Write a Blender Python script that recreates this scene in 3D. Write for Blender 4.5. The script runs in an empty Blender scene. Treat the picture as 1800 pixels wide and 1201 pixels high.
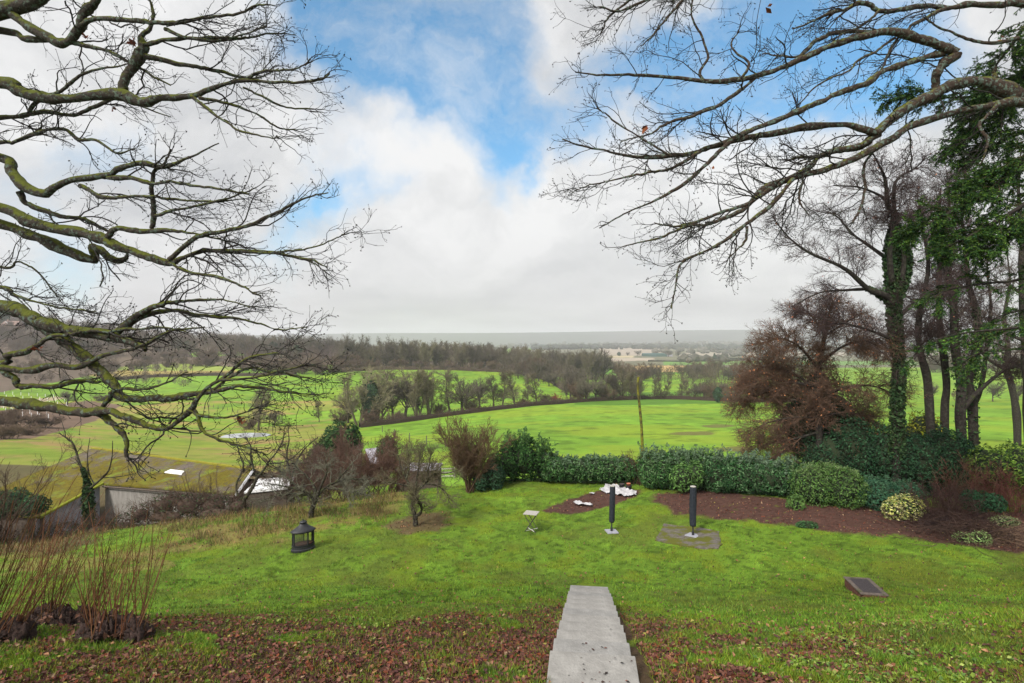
import bpy, bmesh, math
import numpy as np
from mathutils import Vector, Matrix
C = bpy.context; SC = C.scene; COL = SC.collection
F = 1000.0; U0 = 900.0; V0 = 600.5; ZC = 7.5      # photo measured at 1800 px wide; the camera stands 7.5 m above the lawn
# ---------------------------------------------------------------- camera
cam = bpy.data.cameras.new('camera'); cam.lens = 20.0; cam.sensor_width = 36.0
cam.clip_start = 0.1; cam.clip_end = 20000
co = bpy.data.objects.new('camera', cam); COL.objects.link(co)
co.location = (0, 0, ZC); co.rotation_euler = (math.radians(90), 0, 0); SC.camera = co
# ---------------------------------------------------------------- view
SC.view_settings.view_transform = 'Standard'; SC.view_settings.look = 'None'
SC.view_settings.gamma = 1.0; SC.view_settings.use_curve_mapping = False
SC.view_settings.exposure = 0.62
SC.cycles.max_bounces = 6; SC.cycles.diffuse_bounces = 3; SC.cycles.glossy_bounces = 2
SC.cycles.transparent_max_bounces = 4; SC.cycles.volume_bounces = 1
SC.cycles.use_denoising = True
SC.cycles.volume_step_rate = 5.0
# ---------------------------------------------------------------- sun
SUN_EL, SUN_AZ = math.radians(40), math.radians(215)    # azimuth from +Y clockwise: behind the camera, to the left
sun = bpy.data.lights.new('sun', 'SUN'); sun.energy = 3.0; sun.angle = math.radians(10); sun.color = (1.0, .955, .88)
so = bpy.data.objects.new('sun', sun); COL.objects.link(so)
sd = Vector((math.sin(SUN_AZ)*math.cos(SUN_EL), math.cos(SUN_AZ)*math.cos(SUN_EL), math.sin(SUN_EL)))
so.rotation_euler = sd.to_track_quat('Z', 'Y').to_euler(); so.location = (-20, -20, 40)

class NT:
    """small helper to write node trees"""
    def __init__(s, tree): s.t = tree; s.n = tree.nodes; s.l = tree.links; s.n.clear()
    def add(s, kind, inp=None, **kw):
        nd = s.n.new(kind)
        for k, v in kw.items(): setattr(nd, k, v)
        for k, v in (inp or {}).items(): s.set(nd, k, v)
        return nd
    def set(s, nd, k, v):
        sock = nd.inputs[k]
        if isinstance(v, bpy.types.NodeSocket): s.l.new(v, sock)
        else: sock.default_value = v
    def math(s, op, a, b=0.0, c=None, clamp=False):
        nd = s.add('ShaderNodeMath', {0: a, 1: b}, operation=op, use_clamp=clamp)
        if c is not None: s.set(nd, 2, c)
        return nd.outputs[0]
    def vmath(s, op, a, b=None, out=0):
        nd = s.add('ShaderNodeVectorMath', {0: a}, operation=op)
        if b is not None: s.set(nd, 1, b)
        return nd.outputs[out]
    def ramp(s, f, stops, interp='LINEAR'):
        nd = s.add('ShaderNodeValToRGB', {0: f}); nd.color_ramp.interpolation = interp
        e = nd.color_ramp.elements
        while len(e) < len(stops): e.new(.5)
        for i, (p, c) in enumerate(stops):
            e[i].position = p; e[i].color = (c, c, c, 1) if isinstance(c, (int, float)) else (*c, 1)
        return nd.outputs[0]
    def noise(s, vec, scale, detail=3, rough=.55, out=0, **kw):
        nd = s.add('ShaderNodeTexNoise', {'Scale': scale, 'Detail': detail, 'Roughness': rough}, **kw)
        if vec is not None: s.l.new(vec, nd.inputs['Vector'])
        return nd.outputs[out]
    def mix(s, f, a, b, mode='MIX'):
        nd = s.add('ShaderNodeMix', data_type='RGBA', blend_type=mode)
        for k, v in ((0, f), (6, a), (7, b)):
            if isinstance(v, tuple) and len(v) == 3: v = (*v, 1)
            s.set(nd, k, v)
        return nd.outputs[2]

# ---------------------------------------------------------------- sky: physical blue sky with broken winter cloud
def pdir(u, v):
    d = Vector(((u-U0)/F, 1, (V0-v)/F)); return d.normalized()
w = bpy.data.worlds.new('World'); SC.world = w; w.use_nodes = True
T = NT(w.node_tree)
sky = T.add('ShaderNodeTexSky', sky_type='NISHITA', sun_disc=False, sun_elevation=SUN_EL, sun_rotation=SUN_AZ,
            altitude=100, air_density=1.0, dust_density=0.6, ozone_density=1.6)
tc = T.add('ShaderNodeTexCoord').outputs['Generated']
sep = T.add('ShaderNodeSeparateXYZ', {0: tc})
n1 = T.noise(tc, 3.2, 6, .58, out=1)
warp = T.vmath('ADD', tc, T.vmath('MULTIPLY', T.vmath('SUBTRACT', n1, (.5, .5, .5)), (.34, .34, .30)))
# gaps in the cloud: directions, widths, strengths
GAPS = [(575, 15, .095, 1.0), (660, 60, .105, 1.0), (790, 40, .11, 1.0), (850, 110, .085, .9), (750, 130, .07, .8),
        (905, 250, .055, .9), (965, 205, .055, .9), (860, 300, .05, .55), (610, 335, .06, .75), (560, 385, .05, .5),
        (1120, 110, .08, .8), (1230, 130, .10, .9), (1300, 60, .09, .9), (1430, 70, .10, .9), (1520, 120, .08, .7), (1650, 150, .08, .3),
        (1060, 225, .05, .35), (100, 470, .09, .45), (500, 465, .07, .55), (215, 235, .07, .45), (30, 300, .05, .25), (780, 200, .05, .35)]
acc = None
for (u, v, wd, st) in GAPS:
    d = pdir(u, v)
    q = T.vmath('DISTANCE', warp, tuple(d), out=1)
    g = T.math('POWER', 2.71828, T.math('MULTIPLY', T.math('MULTIPLY', q, q), -1/(wd*wd)))
    g = T.math('MULTIPLY', g, st)
    acc = g if acc is None else T.math('ADD', acc, g)
n2 = T.noise(warp, 7.0, 6, .6)
gap = T.math('ADD', acc, T.math('MULTIPLY', T.math('SUBTRACT', n2, .5), .95))
gap = T.ramp(gap, [(.10, 0.), (1.15, 1.)], 'EASE')
wisp = T.ramp(T.noise(T.vmath('MULTIPLY', warp, (1, 1, 1.6)), 5.2, 7, .68), [(.46, 0.), (.70, 1.)])
gap = T.math('MULTIPLY', gap, T.math('SUBTRACT', 1.0, T.math('MULTIPLY', wisp, .42)))
# cloud brightness: soft billows, greyer low down
p3 = T.vmath('MULTIPLY', warp, (1, 1, 2.0))
n3 = T.noise(p3, 3.6, 5, .55)
n4 = T.noise(p3, 1.3, 2, .5)
br = T.math('ADD', T.math('MULTIPLY', n3, .62), T.math('MULTIPLY', n4, .38))
bright = T.ramp(br, [(.36, (.33, .34, .365)), (.50, (.455, .46, .472)), (.62, (.585, .585, .59))])
low = T.ramp(sep.outputs[2], [(.0, 1.), (.035, .95), (.10, .35), (.19, 0.)])
lown = T.noise(T.vmath('MULTIPLY', tc, (2, 2, 14)), 2.2, 4, .5)
lowc = T.ramp(lown, [(.35, (.365, .362, .372)), (.65, (.455, .452, .458))])
cloud = T.mix(low, bright, lowc)
# the veil round the sun, behind the camera
sdn = T.vmath('DISTANCE', tc, tuple(sd), out=1)
glow = T.math('POWER', 2.71828, T.math('MULTIPLY', T.math('MULTIPLY', sdn, sdn), -1/(.75*.75)))
cloud = T.mix(1.0, cloud, T.mix(glow, (0, 0, 0), (1.3, 1.25, 1.15)), 'ADD')
blue = T.mix(1.0, T.vmath('MULTIPLY', sky.outputs[0], (.052, .100, .116)), (.0, .03, .05), 'ADD')
fin = T.mix(T.math('MULTIPLY', gap, .93), cloud, blue)
bg = T.add('ShaderNodeBackground', {'Color': fin, 'Strength': 1.0})
out = T.add('ShaderNodeOutputWorld', {'Surface': bg.outputs[0]})
w.cycles.sampling_method = 'AUTOMATIC'

# ---------------------------------------------------------------- helpers
RNG = np.random.default_rng(7)
def P(u, v, d): return np.array([(u-U0)/F*d, d, ZC-(v-V0)/F*d])
def tag(o, label=None, cat=None, group=None, kind=None):
    if label: o['label'] = label
    if cat: o['category'] = cat
    if group: o['group'] = group
    if kind: o['kind'] = kind
    return o
def empty(name, loc, rz=0, label=None, cat=None, group=None):
    o = bpy.data.objects.new(name, None); COL.objects.link(o); o.location = loc; o.rotation_euler = (0, 0, rz)
    o.empty_display_size = .2
    return tag(o, label, cat, group)
def mesh(name, v, faces, mat=None, parent=None, smooth=True, col=None, attrs=None, loc=None):
    """v (N,3); faces: one array or a list of arrays (M,3)/(M,4); col per-vertex rgb"""
    me = bpy.data.meshes.new(name)
    v = np.asarray(v, np.float32)
    if loc is not None: v = v - np.asarray(loc, np.float32)
    if not isinstance(faces, list): faces = [faces]
    faces = [np.asarray(f, np.int32) for f in faces if len(f)]
    nl = sum(f.size for f in faces); npoly = sum(len(f) for f in faces)
    me.vertices.add(len(v)); me.vertices.foreach_set('co', v.ravel())
    me.loops.add(nl); me.loops.foreach_set('vertex_index', np.concatenate([f.ravel() for f in faces]))
    tot = np.concatenate([np.full(len(f), f.shape[1], np.int32) for f in faces])
    me.polygons.add(npoly)
    me.polygons.foreach_set('loop_start', np.concatenate([[0], np.cumsum(tot)[:-1]]).astype(np.int32))
    me.polygons.foreach_set('use_smooth', np.full(npoly, bool(smooth)))
    me.update(calc_edges=True)
    if col is not None:
        c4 = np.ones((len(v), 4), np.float32); c4[:, :3] = col
        at = me.color_attributes.new('col', 'FLOAT_COLOR', 'POINT'); at.data.foreach_set('color', c4.ravel())
    for k, a in (attrs or {}).items():
        at = me.attributes.new(k, 'FLOAT', 'POINT'); at.data.foreach_set('value', np.asarray(a, np.float32))
    if mat: me.materials.append(mat)
    o = bpy.data.objects.new(name, me); COL.objects.link(o)
    if loc is not None: o.location = loc
    if parent is not None: o.parent = parent
    return o
def copy_tree(o, loc=None, rz=0.0, s=None, label=None, group=None, cat=None):
    c = o.copy(); COL.objects.link(c)
    for ch in o.children:
        k = ch.copy(); COL.objects.link(k); k.parent = c
        for g in ch.children:
            h = g.copy(); COL.objects.link(h); h.parent = k
    if loc is not None: c.location = loc
    c.rotation_euler = (0, 0, rz)
    if s is not None: c.scale = s if isinstance(s, tuple) else (s, s, s)
    return tag(c, label, cat, group)

def bmobj(name, build, mat, parent=None, smooth=False, bevel=0, loc=None):
    bm = bmesh.new(); build(bm)
    if bevel: bmesh.ops.bevel(bm, geom=[e for e in bm.edges if e.calc_face_angle(0) > .5], offset=bevel, segments=2, affect='EDGES', profile=.6)
    me = bpy.data.meshes.new(name); bm.to_mesh(me); bm.free()
    for p in me.polygons: p.use_smooth = smooth
    if mat: me.materials.append(mat)
    o = bpy.data.objects.new(name, me); COL.objects.link(o)
    if parent is not None: o.parent = parent
    if loc is not None: o.location = loc
    return o
def box(bm, c, s, rot=None):
    m = Matrix.Translation(c) @ (rot.to_4x4() if rot else Matrix()) @ Matrix.Diagonal((*s, 1))
    return bmesh.ops.create_cube(bm, size=1, matrix=m)
def bar(bm, a, b, r, seg=8):
    a, b = Vector(a), Vector(b); d = b-a
    m = Matrix.Translation((a+b)/2) @ d.to_track_quat('Z', 'Y').to_matrix().to_4x4()
    return bmesh.ops.create_cone(bm, segments=seg, radius1=r, radius2=r, depth=d.length, cap_ends=True, matrix=m)
def lathe(bm, prof, seg=28, sx=1, sy=1, cap=True):
    rings = []
    for r, z in prof:
        rings.append([bm.verts.new((r*sx*math.cos(2*math.pi*k/seg), r*sy*math.sin(2*math.pi*k/seg), z)) for k in range(seg)])
    for a, b in zip(rings, rings[1:]):
        for k in range(seg): bm.faces.new((a[k], a[(k+1) % seg], b[(k+1) % seg], b[k]))
    if cap: bm.faces.new(rings[0][::-1]); bm.faces.new(rings[-1])

# vector noise on arrays (value noise)
def vnoise(x, y, seed=0):
    xi, yi = np.floor(x), np.floor(y); fx, fy = x-xi, y-yi
    fx = fx*fx*(3-2*fx); fy = fy*fy*(3-2*fy)
    def h(a, b):
        n = (a.astype(np.int64)*374761393 + b.astype(np.int64)*668265263 + seed*1274126177) & 0xffffffff
        n = ((n ^ (n >> 13))*1274126177) & 0xffffffff
        return ((n ^ (n >> 16)) & 0xffff)/65535.0
    return (h(xi, yi)*(1-fx)+h(xi+1, yi)*fx)*(1-fy)+(h(xi, yi+1)*(1-fx)+h(xi+1, yi+1)*fx)*fy
def fbm(x, y, oct=4, seed=0):
    s = 0; a = .5; t = 0
    for k in range(oct): s = s+a*vnoise(x*2**k+17*k, y*2**k-9*k, seed+k); t += a; a *= .55
    return s/t

# ---------------------------------------------------------------- materials
def pmat(name, base, base2=None, scale=8, rough=.8, bump=.0, bscale=None, spec=.3, detail=5, coords='Object', metal=0, rnd=0., third=None):
    m = bpy.data.materials.new(name); m.use_nodes = True; T = NT(m.node_tree)
    tc = T.add('ShaderNodeTexCoord').outputs[coords]
    n = T.noise(tc, scale, detail, .6)
    c = T.mix(T.ramp(n, [(.35, 0.), (.65, 1.)]), tuple(base), tuple(base2 or base))
    if third:
        n3 = T.noise(tc, scale*.27, 4, .6)
        c = T.mix(T.ramp(n3, [(third[1], 0.), (third[1]+.12, 1.)]), c, tuple(third[0]))
    if rnd:
        oi = T.add('ShaderNodeObjectInfo').outputs['Random']
        hs = T.add('ShaderNodeHueSaturation', {'Hue': T.math('ADD', .5-.02*rnd, T.math('MULTIPLY', oi, .04*rnd)),
             'Value': T.math('ADD', 1-.4*rnd, T.math('MULTIPLY', oi, .8*rnd)), 'Color': c})
        c = hs.outputs[0]
    b = T.add('ShaderNodeBsdfPrincipled', {'Base Color': c, 'Roughness': rough, 'Specular IOR Level': spec, 'Metallic': metal})
    if bump:
        bn = T.noise(tc, bscale or scale*3, 5, .6)
        b2 = T.add('ShaderNodeBump', {'Strength': min(1, bump), 'Distance': .02*max(1, bump), 'Height': bn}); T.l.new(b2.outputs[0], b.inputs['Normal'])
    T.add('ShaderNodeOutputMaterial', {'Surface': b.outputs[0]})
    return m
def vegmat(name, rough=.6, spec=.25, trans=.0, rnd=0.):
    m = bpy.data.materials.new(name); m.use_nodes = True; T = NT(m.node_tree)
    c = T.add('ShaderNodeAttribute', attribute_name='col').outputs['Color']
    if rnd:
        oi = T.add('ShaderNodeObjectInfo').outputs['Random']
        hs = T.add('ShaderNodeHueSaturation', {'Hue': T.math('ADD', .5-.025*rnd, T.math('MULTIPLY', oi, .05*rnd)),
             'Value': T.math('ADD', 1-.45*rnd, T.math('MULTIPLY', oi, .9*rnd)), 'Color': c})
        c = hs.outputs[0]
    b = T.add('ShaderNodeBsdfPrincipled', {'Base Color': c, 'Roughness': rough, 'Specular IOR Level': spec})
    s = b.outputs[0]
    if trans:
        t = T.add('ShaderNodeBsdfTranslucent', {'Color': c})
        s = T.add('ShaderNodeMixShader', {0: trans, 1: b.outputs[0], 2: t.outputs[0]}).outputs[0]
    T.add('ShaderNodeOutputMaterial', {'Surface': s})
    return m
def barkmat(name, c1, c2, moss, mossamt=.5, scale=14, lichen=None, up=.25):
    """bark; moss and lichen grow on the upper side of the limbs"""
    m = bpy.data.materials.new(name); m.use_nodes = True; T = NT(m.node_tree)
    tc = T.add('ShaderNodeTexCoord').outputs['Object']
    n = T.noise(tc, scale, 6, .65)
    c = T.mix(T.ramp(n, [(.35, 0.), (.65, 1.)]), c1, c2)
    if lichen:
        nl = T.noise(tc, scale*.9, 4, .6)
        c = T.mix(T.ramp(nl, [(.53, 0.), (.60, .75)]), c, lichen)
    nz = T.add('ShaderNodeSeparateXYZ', {0: T.add('ShaderNodeNewGeometry').outputs['Normal']}).outputs[2]
    nm = T.noise(tc, scale*.35, 5, .65)
    f = T.math('ADD', T.math('MULTIPLY', nz, up), T.math('ADD', nm, mossamt-.5))
    c = T.mix(T.ramp(f, [(.48, 0.), (.62, 1.)]), c, T.mix(T.ramp(n, [(.3, 0.), (.7, 1.)]), moss, tuple(x*1.7 for x in moss)))
    b = T.add('ShaderNodeBsdfPrincipled', {'Base Color': c, 'Roughness': .85, 'Specular IOR Level': .2})
    bn = T.add('ShaderNodeBump', {'Strength': .9, 'Distance': .03, 'Height': T.noise(tc, scale*1.6, 6, .7)}); T.l.new(bn.outputs[0], b.inputs['Normal'])
    T.add('ShaderNodeOutputMaterial', {'Surface': b.outputs[0]})
    return m

# ---------------------------------------------------------------- growing things
def nrm(a): return a/np.maximum(np.linalg.norm(a, axis=-1, keepdims=True), 1e-9)
def grow(rng, start, d, L, r0, nseg=6, wig=.2, trop=(0, 0, 0), tip=.25, kink=0.):
    B = len(start); pts = np.zeros((B, nseg+1, 3)); pts[:, 0] = start; d = nrm(d)
    tr = np.asarray(trop, float)
    for k in range(nseg):
        d = nrm(d + rng.normal(0, wig, (B, 3)) + tr/nseg)
        pts[:, k+1] = pts[:, k] + d*(L/nseg)[:, None]
    t = np.linspace(0, 1, nseg+1)
    R = r0[:, None]*(1-(1-tip)*t)[None]
    return pts, R
def spawn(rng, Pp, R, n, ang=45, av=12, lf=.5, L=None, rf=.6, nseg=6, wig=.2, trop=(0, 0, 0), t0=.2, t1=1., flat=1., tip=.25, rmin=.002, taper=.55, dens=None, fwd=None):
    B, N = Pp.shape[:2]
    seg = np.linalg.norm(np.diff(Pp, axis=1), axis=2); Lp = seg.sum(1)
    cnt = rng.poisson(dens*Lp) if dens else np.full(B, n) if np.isscalar(n) else n
    idx = np.repeat(np.arange(B), cnt)
    if len(idx) == 0: return np.zeros((0, nseg+1, 3)), np.zeros((0, nseg+1))
    t = rng.uniform(t0, t1, len(idx)); f = np.clip(t*(N-1), 0, N-1.001); k = f.astype(int); w_ = (f-k)[:, None]
    a, b = Pp[idx, k], Pp[idx, k+1]; pos = a*(1-w_)+b*w_; pd = nrm(b-a)
    rl = R[idx, k]*(1-w_[:, 0])+R[idx, k+1]*w_[:, 0]
    q = rng.normal(0, 1, (len(idx), 3)); q[:, 2] *= flat
    q = nrm(q-(q*pd).sum(1, keepdims=True)*pd)
    an = np.radians(rng.normal(ang, av, len(idx)))[:, None]
    d = np.cos(an)*pd+np.sin(an)*q
    if fwd is not None: d = nrm(d+np.asarray(fwd))
    ln = (lf*Lp[idx] if L is None else L)*(1-taper*t)*rng.uniform(.6, 1.35, len(idx))
    return grow(rng, pos, d, ln, np.maximum(rl*rf, rmin), nseg, wig, trop, tip)
def tubes(batches, sides=4):
    """batches: list of (P (B,N,3), R (B,N)[, sides]) -> verts, quads"""
    V = []; Q = []; o = 0
    for bt in batches:
        Pp, R = bt[0], bt[1]; s = bt[2] if len(bt) > 2 else sides
        if len(Pp) == 0: continue
        B, N = Pp.shape[:2]
        t = np.gradient(Pp, axis=1); t = nrm(t)
        ov = np.abs(Pp[:, -1]-Pp[:, 0]); ref = np.zeros((B, 3)); ref[np.arange(B), ov.argmin(1)] = 1
        x = nrm(np.cross(t, ref[:, None])); y = np.cross(t, x)
        a = np.arange(s)*2*np.pi/s
        v = Pp[:, :, None]+R[:, :, None, None]*(np.cos(a)[None, None, :, None]*x[:, :, None]+np.sin(a)[None, None, :, None]*y[:, :, None])
        V.append(v.reshape(-1, 3))
        i = np.arange(B)[:, None, None]*N*s+np.arange(N-1)[None, :, None]*s
        k = np.arange(s)[None, None]; k2 = (k+1) % s
        q = np.stack([i+k, i+k2, i+s+k2, i+s+k], -1).reshape(-1, 4)+o
        Q.append(q); o += B*N*s
    return np.concatenate(V), np.concatenate(Q)
def leaves(rng, pos, nor, size, asp=.45, jit=.6, fold=.15):
    """one diamond-shaped leaf (two triangles) at each point, facing roughly nor"""
    n = len(pos); nor = nrm(nor+rng.normal(0, jit, (n, 3)))
    a = nrm(np.cross(nor, rng.normal(0, 1, (n, 3)))); b = np.cross(nor, a)
    L = (size*rng.uniform(.5, 1.5, n))[:, None]
    v = np.stack([pos-a*L*.5, pos+b*L*asp*.5+nor*L*fold, pos+a*L*.5, pos-b*L*asp*.5+nor*L*fold], 1).reshape(-1, 3)
    i = np.arange(n)[:, None]*4
    return v, np.concatenate([i+[0, 1, 2], i+[0, 2, 3]])
def pick(rng, n, cols, var=.25):
    cols = np.array(cols, float); c = cols[rng.integers(0, len(cols), n)]
    return np.clip(c*(1+rng.normal(0, var, (n, 1))), .003, .9)
def smooth_path(pts, n):
    """Catmull-Rom through the rows of pts, n samples"""
    p = np.asarray(pts, float); p = np.vstack([2*p[0]-p[1], p, 2*p[-1]-p[-2]])
    m = len(p)-3; t = np.linspace(0, m-1e-6, n); k = t.astype(int); f = (t-k)[:, None]
    a, b, c, d = p[k], p[k+1], p[k+2], p[k+3]
    return .5*((2*b)+(c-a)*f+(2*a-5*b+4*c-d)*f*f+(3*b-a-3*c+d)*f**3)
# ================================================================ terrain
PROF = {
 -2600: [(1,5.2),(9,3.2),(16,1),(22,.2),(30,-1.5),(60,-3),(120,-3),(250,6),(450,24),(700,52),(1200,70),(2500,50),(4500,90),(7500,60)],
 -800: [(1,5.3),(9,3.0),(16,.6),(20,0),(24,-1.0),(30,-3),(40,-4.2),(60,-5),(120,-8),(250,-4),(450,18),(700,46),(1200,60),(2500,40),(4500,80),(7500,60)],
 0: [(1,5.45),(9,2.85),(16,.55),(20,0.),(24,-1.2),(30,-3.3),(38,-4.4),(60,-5.5),(90,-7.7),(140,-11.3),(220,-14),(260,-13.2),(300,-10.4),(350,-6.3),(450,7),(600,25),(700,36),(900,40),(2000,15),(4500,60),(7500,40)],
 200: [(1,5.5),(9,2.85),(16,.5),(20,0.),(24,-.5),(30,-3.0),(38,-4.3),(60,-6),(90,-9),(126,-12),(170,-15.3),(230,-16.4),(300,-14.5),(340,-12),(400,-6),(500,4),(600,12),(700,19),(900,18),(2000,-5),(4500,60),(7500,40)],
 430: [(1,5.5),(9,2.85),(15.9,.5),(18.5,.05),(24,0),(27,-.7),(32,-2.6),(40,-4),(60,-6.3),(90,-9.8),(126,-13.2),(170,-16.2),(230,-15.4),(320,-13.1),(370,-9.5),(450,-4),(600,2),(800,5),(2000,-10),(4500,55),(7500,40)],
 640: [(1,5.5),(9,2.82),(15.9,.5),(18.5,.05),(24,0),(29,-.4),(34,-2.2),(45,-4),(60,-6.3),(100,-9.9),(150,-14.4),(180,-15.8),(230,-14.4),(330,-9.5),(370,-8.5),(500,-9),(800,-18),(1200,-22),(2500,-22),(3500,-5),(4500,72),(7500,40)],
 900: [(1,5.5),(6.25,3.72),(9,2.8),(15.9,.5),(18.5,.05),(24,0),(31,-.1),(35,-1.6),(60,-4.9),(100,-8),(150,-11.8),(175,-12.9),(200,-14.6),(260,-15),(330,-12.2),(370,-11),(420,-12),(600,-18),(1200,-22),(2500,-22),(3500,-5),(4500,76),(7500,40)],
 1050: [(1,5.5),(6.25,3.72),(9,2.8),(15.9,.5),(18.5,.05),(24,0),(31,-.1),(35,-1.6),(60,-4.8),(100,-7.6),(150,-10.7),(195,-13),(260,-16.2),(350,-18),(480,-18.5),(700,-20),(1200,-22),(1800,-17),(2500,-18),(3500,-2),(4500,86),(7500,50)],
 1300: [(1,5.5),(6.25,3.72),(9,2.82),(15.9,.5),(18.5,.08),(24,0),(31,-.1),(36,-1.6),(60,-4.8),(100,-7.6),(150,-10.7),(195,-13.3),(260,-16.2),(350,-18),(480,-19),(700,-20),(1200,-22),(1800,-21),(2500,-16),(3500,10),(4500,100),(7500,50)],
 1800: [(1,5.5),(9,2.95),(15.9,.6),(19,.1),(24,0),(31,-.1),(40,-1),(60,-4),(100,-7.6),(150,-11),(200,-13.5),(260,-16),(350,-18),(480,-19),(700,-20),(1200,-22),(2500,-16),(3500,20),(4500,108),(7500,50)],
 4400: [(1,5.5),(9,3.3),(16,1.2),(22,.4),(31,0),(40,-1),(60,-3),(100,-6),(150,-10),(250,-13),(480,-15),(1200,-20),(2500,-10),(3500,20),(4500,100),(7500,50)],
}
def pchip(x, y, q):
    h = np.diff(x); dl = np.diff(y)/h; m = np.zeros(len(x))
    for i in range(1, len(x)-1):
        if dl[i-1]*dl[i] > 0:
            a, b = 2*h[i]+h[i-1], h[i]+2*h[i-1]; m[i] = (a+b)/(a/dl[i-1]+b/dl[i])
    m[0], m[-1] = dl[0], dl[-1]
    k = np.clip(np.searchsorted(x, q)-1, 0, len(x)-2); s = np.clip((q-x[k])/h[k], 0, 1)
    return (y[k]*(1+2*s)*(1-s)**2+m[k]*h[k]*s*(1-s)**2+y[k+1]*s*s*(3-2*s)+m[k+1]*h[k]*s*s*(s-1))
PU = np.array(sorted(PROF), float)
LD = np.linspace(0, math.log(7500), 1400)
PT = np.array([pchip(np.log([p[0] for p in PROF[int(u)]]), np.array([p[1] for p in PROF[int(u)]], float), LD) for u in PU])
def zg(x, y):
    """terrain height at world x, y (arrays)"""
    x = np.asarray(x, float); y = np.asarray(y, float)
    yy = np.maximum(y, 1.0); u = np.clip(U0+F*x/yy, PU[0], PU[-1]-1e-3)
    f = np.clip(np.log(yy)/LD[-1]*(len(LD)-1), 0, len(LD)-1.001); k = f.astype(int); w_ = f-k
    Z = PT[:, k]*(1-w_)+PT[:, k+1]*w_          # (nu, ...)
    i = np.clip(np.searchsorted(PU, u)-1, 0, len(PU)-2)
    s = (u-PU[i])/(PU[i+1]-PU[i])
    g = lambda j: np.take_along_axis(Z, np.clip(j, 0, len(PU)-1)[None], 0)[0]
    i0 = np.maximum(i-1, 0); i3 = np.minimum(i+2, len(PU)-1)
    z1, z2 = g(i), g(i+1); h = PU[i+1]-PU[i]
    m1 = (z2-g(i0))/(PU[i+1]-PU[i0])*h; m2 = (g(i3)-z1)/(PU[i3]-PU[i])*h
    z = z1*(1+2*s)*(1-s)**2+m1*s*(1-s)**2+z2*s*s*(3-2*s)+m2*s*s*(s-1)
    near = np.clip((45-yy)/20, 0, 1)
    z = z+near*((fbm(x*.35, y*.35, 3, 5)-.5)*.22+(fbm(x*2.2, y*2.2, 2, 9)-.5)*.05)
    z = z+np.clip((yy-60)/100, 0, 1)*(fbm(x/40, y/40, 3, 3)-.5)*np.clip(yy/220, .5, 3.2)
    return z
def z1(x, y): return float(zg(np.array([x]), np.array([y]))[0])
def onground(u, v, dlo=4, dhi=900):
    """where the ray through photo pixel u, v first meets the terrain"""
    d = np.exp(np.linspace(math.log(dlo), math.log(dhi), 4000))
    x = (u-U0)/F*d; h = ZC-(v-V0)/F*d-zg(x, d)
    k = int(np.argmax(h < 0)) if (h < 0).any() else len(d)-1
    return np.array([x[k], d[k], z1(x[k], d[k])])
def gp(u, d):
    x = (u-U0)/F*d; return np.array([x, d, z1(x, d)])
def inpoly(u, v, poly):
    poly = np.asarray(poly, float); c = np.zeros(u.shape, bool); j = len(poly)-1
    for i in range(len(poly)):
        (x0, y0), (x1, y1) = poly[i], poly[j]
        if y0 != y1: c ^= ((y0 > v) != (y1 > v)) & (u < (x1-x0)*(v-y0)/(y1-y0)+x0)
        j = i
    return c
def sstep(a, b, x): t = np.clip((x-a)/(b-a), 0, 1); return t*t*(3-2*t)
def world_of(poly):
    """photo outline -> outline on the ground (x, y)"""
    return np.array([onground(u, v)[:2] for u, v in poly])

LITTER_U = [-300, 0, 120, 240, 330, 420, 520, 640, 760, 880, 980, 1000, 1100, 1180, 1300, 1450, 1600, 1800, 2100]
LITTER_D = [8.6, 8.8, 9.3, 10.5, 12.0, 11.6, 11.0, 11.0, 11.3, 12.4, 13.8, 13.8, 12.8, 11.2, 10.2, 9.4, 8.9, 7.6, 7]
BED_R = world_of([(1150, 868), (1240, 862), (1330, 872), (1450, 888), (1540, 893), (1660, 893), (1800, 900), (1990, 915), (1990, 992), (1800, 972), (1700, 962), (1600, 948), (1500, 938), (1400, 926), (1300, 914), (1180, 903), (1150, 885)])
BED_V = world_of([(950, 898), (985, 884), (1040, 866), (1080, 858), (1128, 862), (1118, 874), (1060, 893), (1030, 901), (1000, 904), (965, 902)])
RING = world_of([(680, 925), (720, 905), (770, 900), (800, 915), (770, 935), (700, 940)])
STRAW = world_of([(250, 985), (330, 905), (420, 885), (520, 880), (600, 880), (690, 862), (720, 880), (690, 905), (640, 930), (520, 945), (400, 960)])
SCRUB = world_of([(-400, 1000), (-100, 990), (60, 975), (170, 955), (300, 915), (420, 880), (440, 868), (640, 858), (660, 830), (400, 790), (-400, 800)])
YEL = [(0, 965), (60, 955), (200, 970), (290, 975), (300, 1000), (200, 1005), (100, 1010), (0, 1005)]
def blend(c, m, col): return c*(1-m[:, None])+np.asarray(col)[None]*m[:, None]
def soft(x, y, poly, wd, seed=1, amp=1.0):
    """ragged soft membership of a ground outline"""
    o = np.zeros(len(x)); k = 0
    for s in (-1., 1.):
        for ax in (0, 1):
            nx = x+(fbm(x/wd*1.1, y/wd*1.1, 3, seed)-.5)*wd*2.2*amp+(s*wd*.35 if ax == 0 else 0)
            ny = y+(fbm(x/wd*1.1+50, y/wd*1.1, 3, seed+7)-.5)*wd*2.2*amp+(s*wd*.35 if ax else 0)
            o += inpoly(nx, ny, poly); k += 1
    return o/k
G_LAWN = np.array((.104, .182, .017)); G_FIELD = np.array((.128, .240, .020)); G_LIT = np.array((.066, .034, .026))
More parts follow.
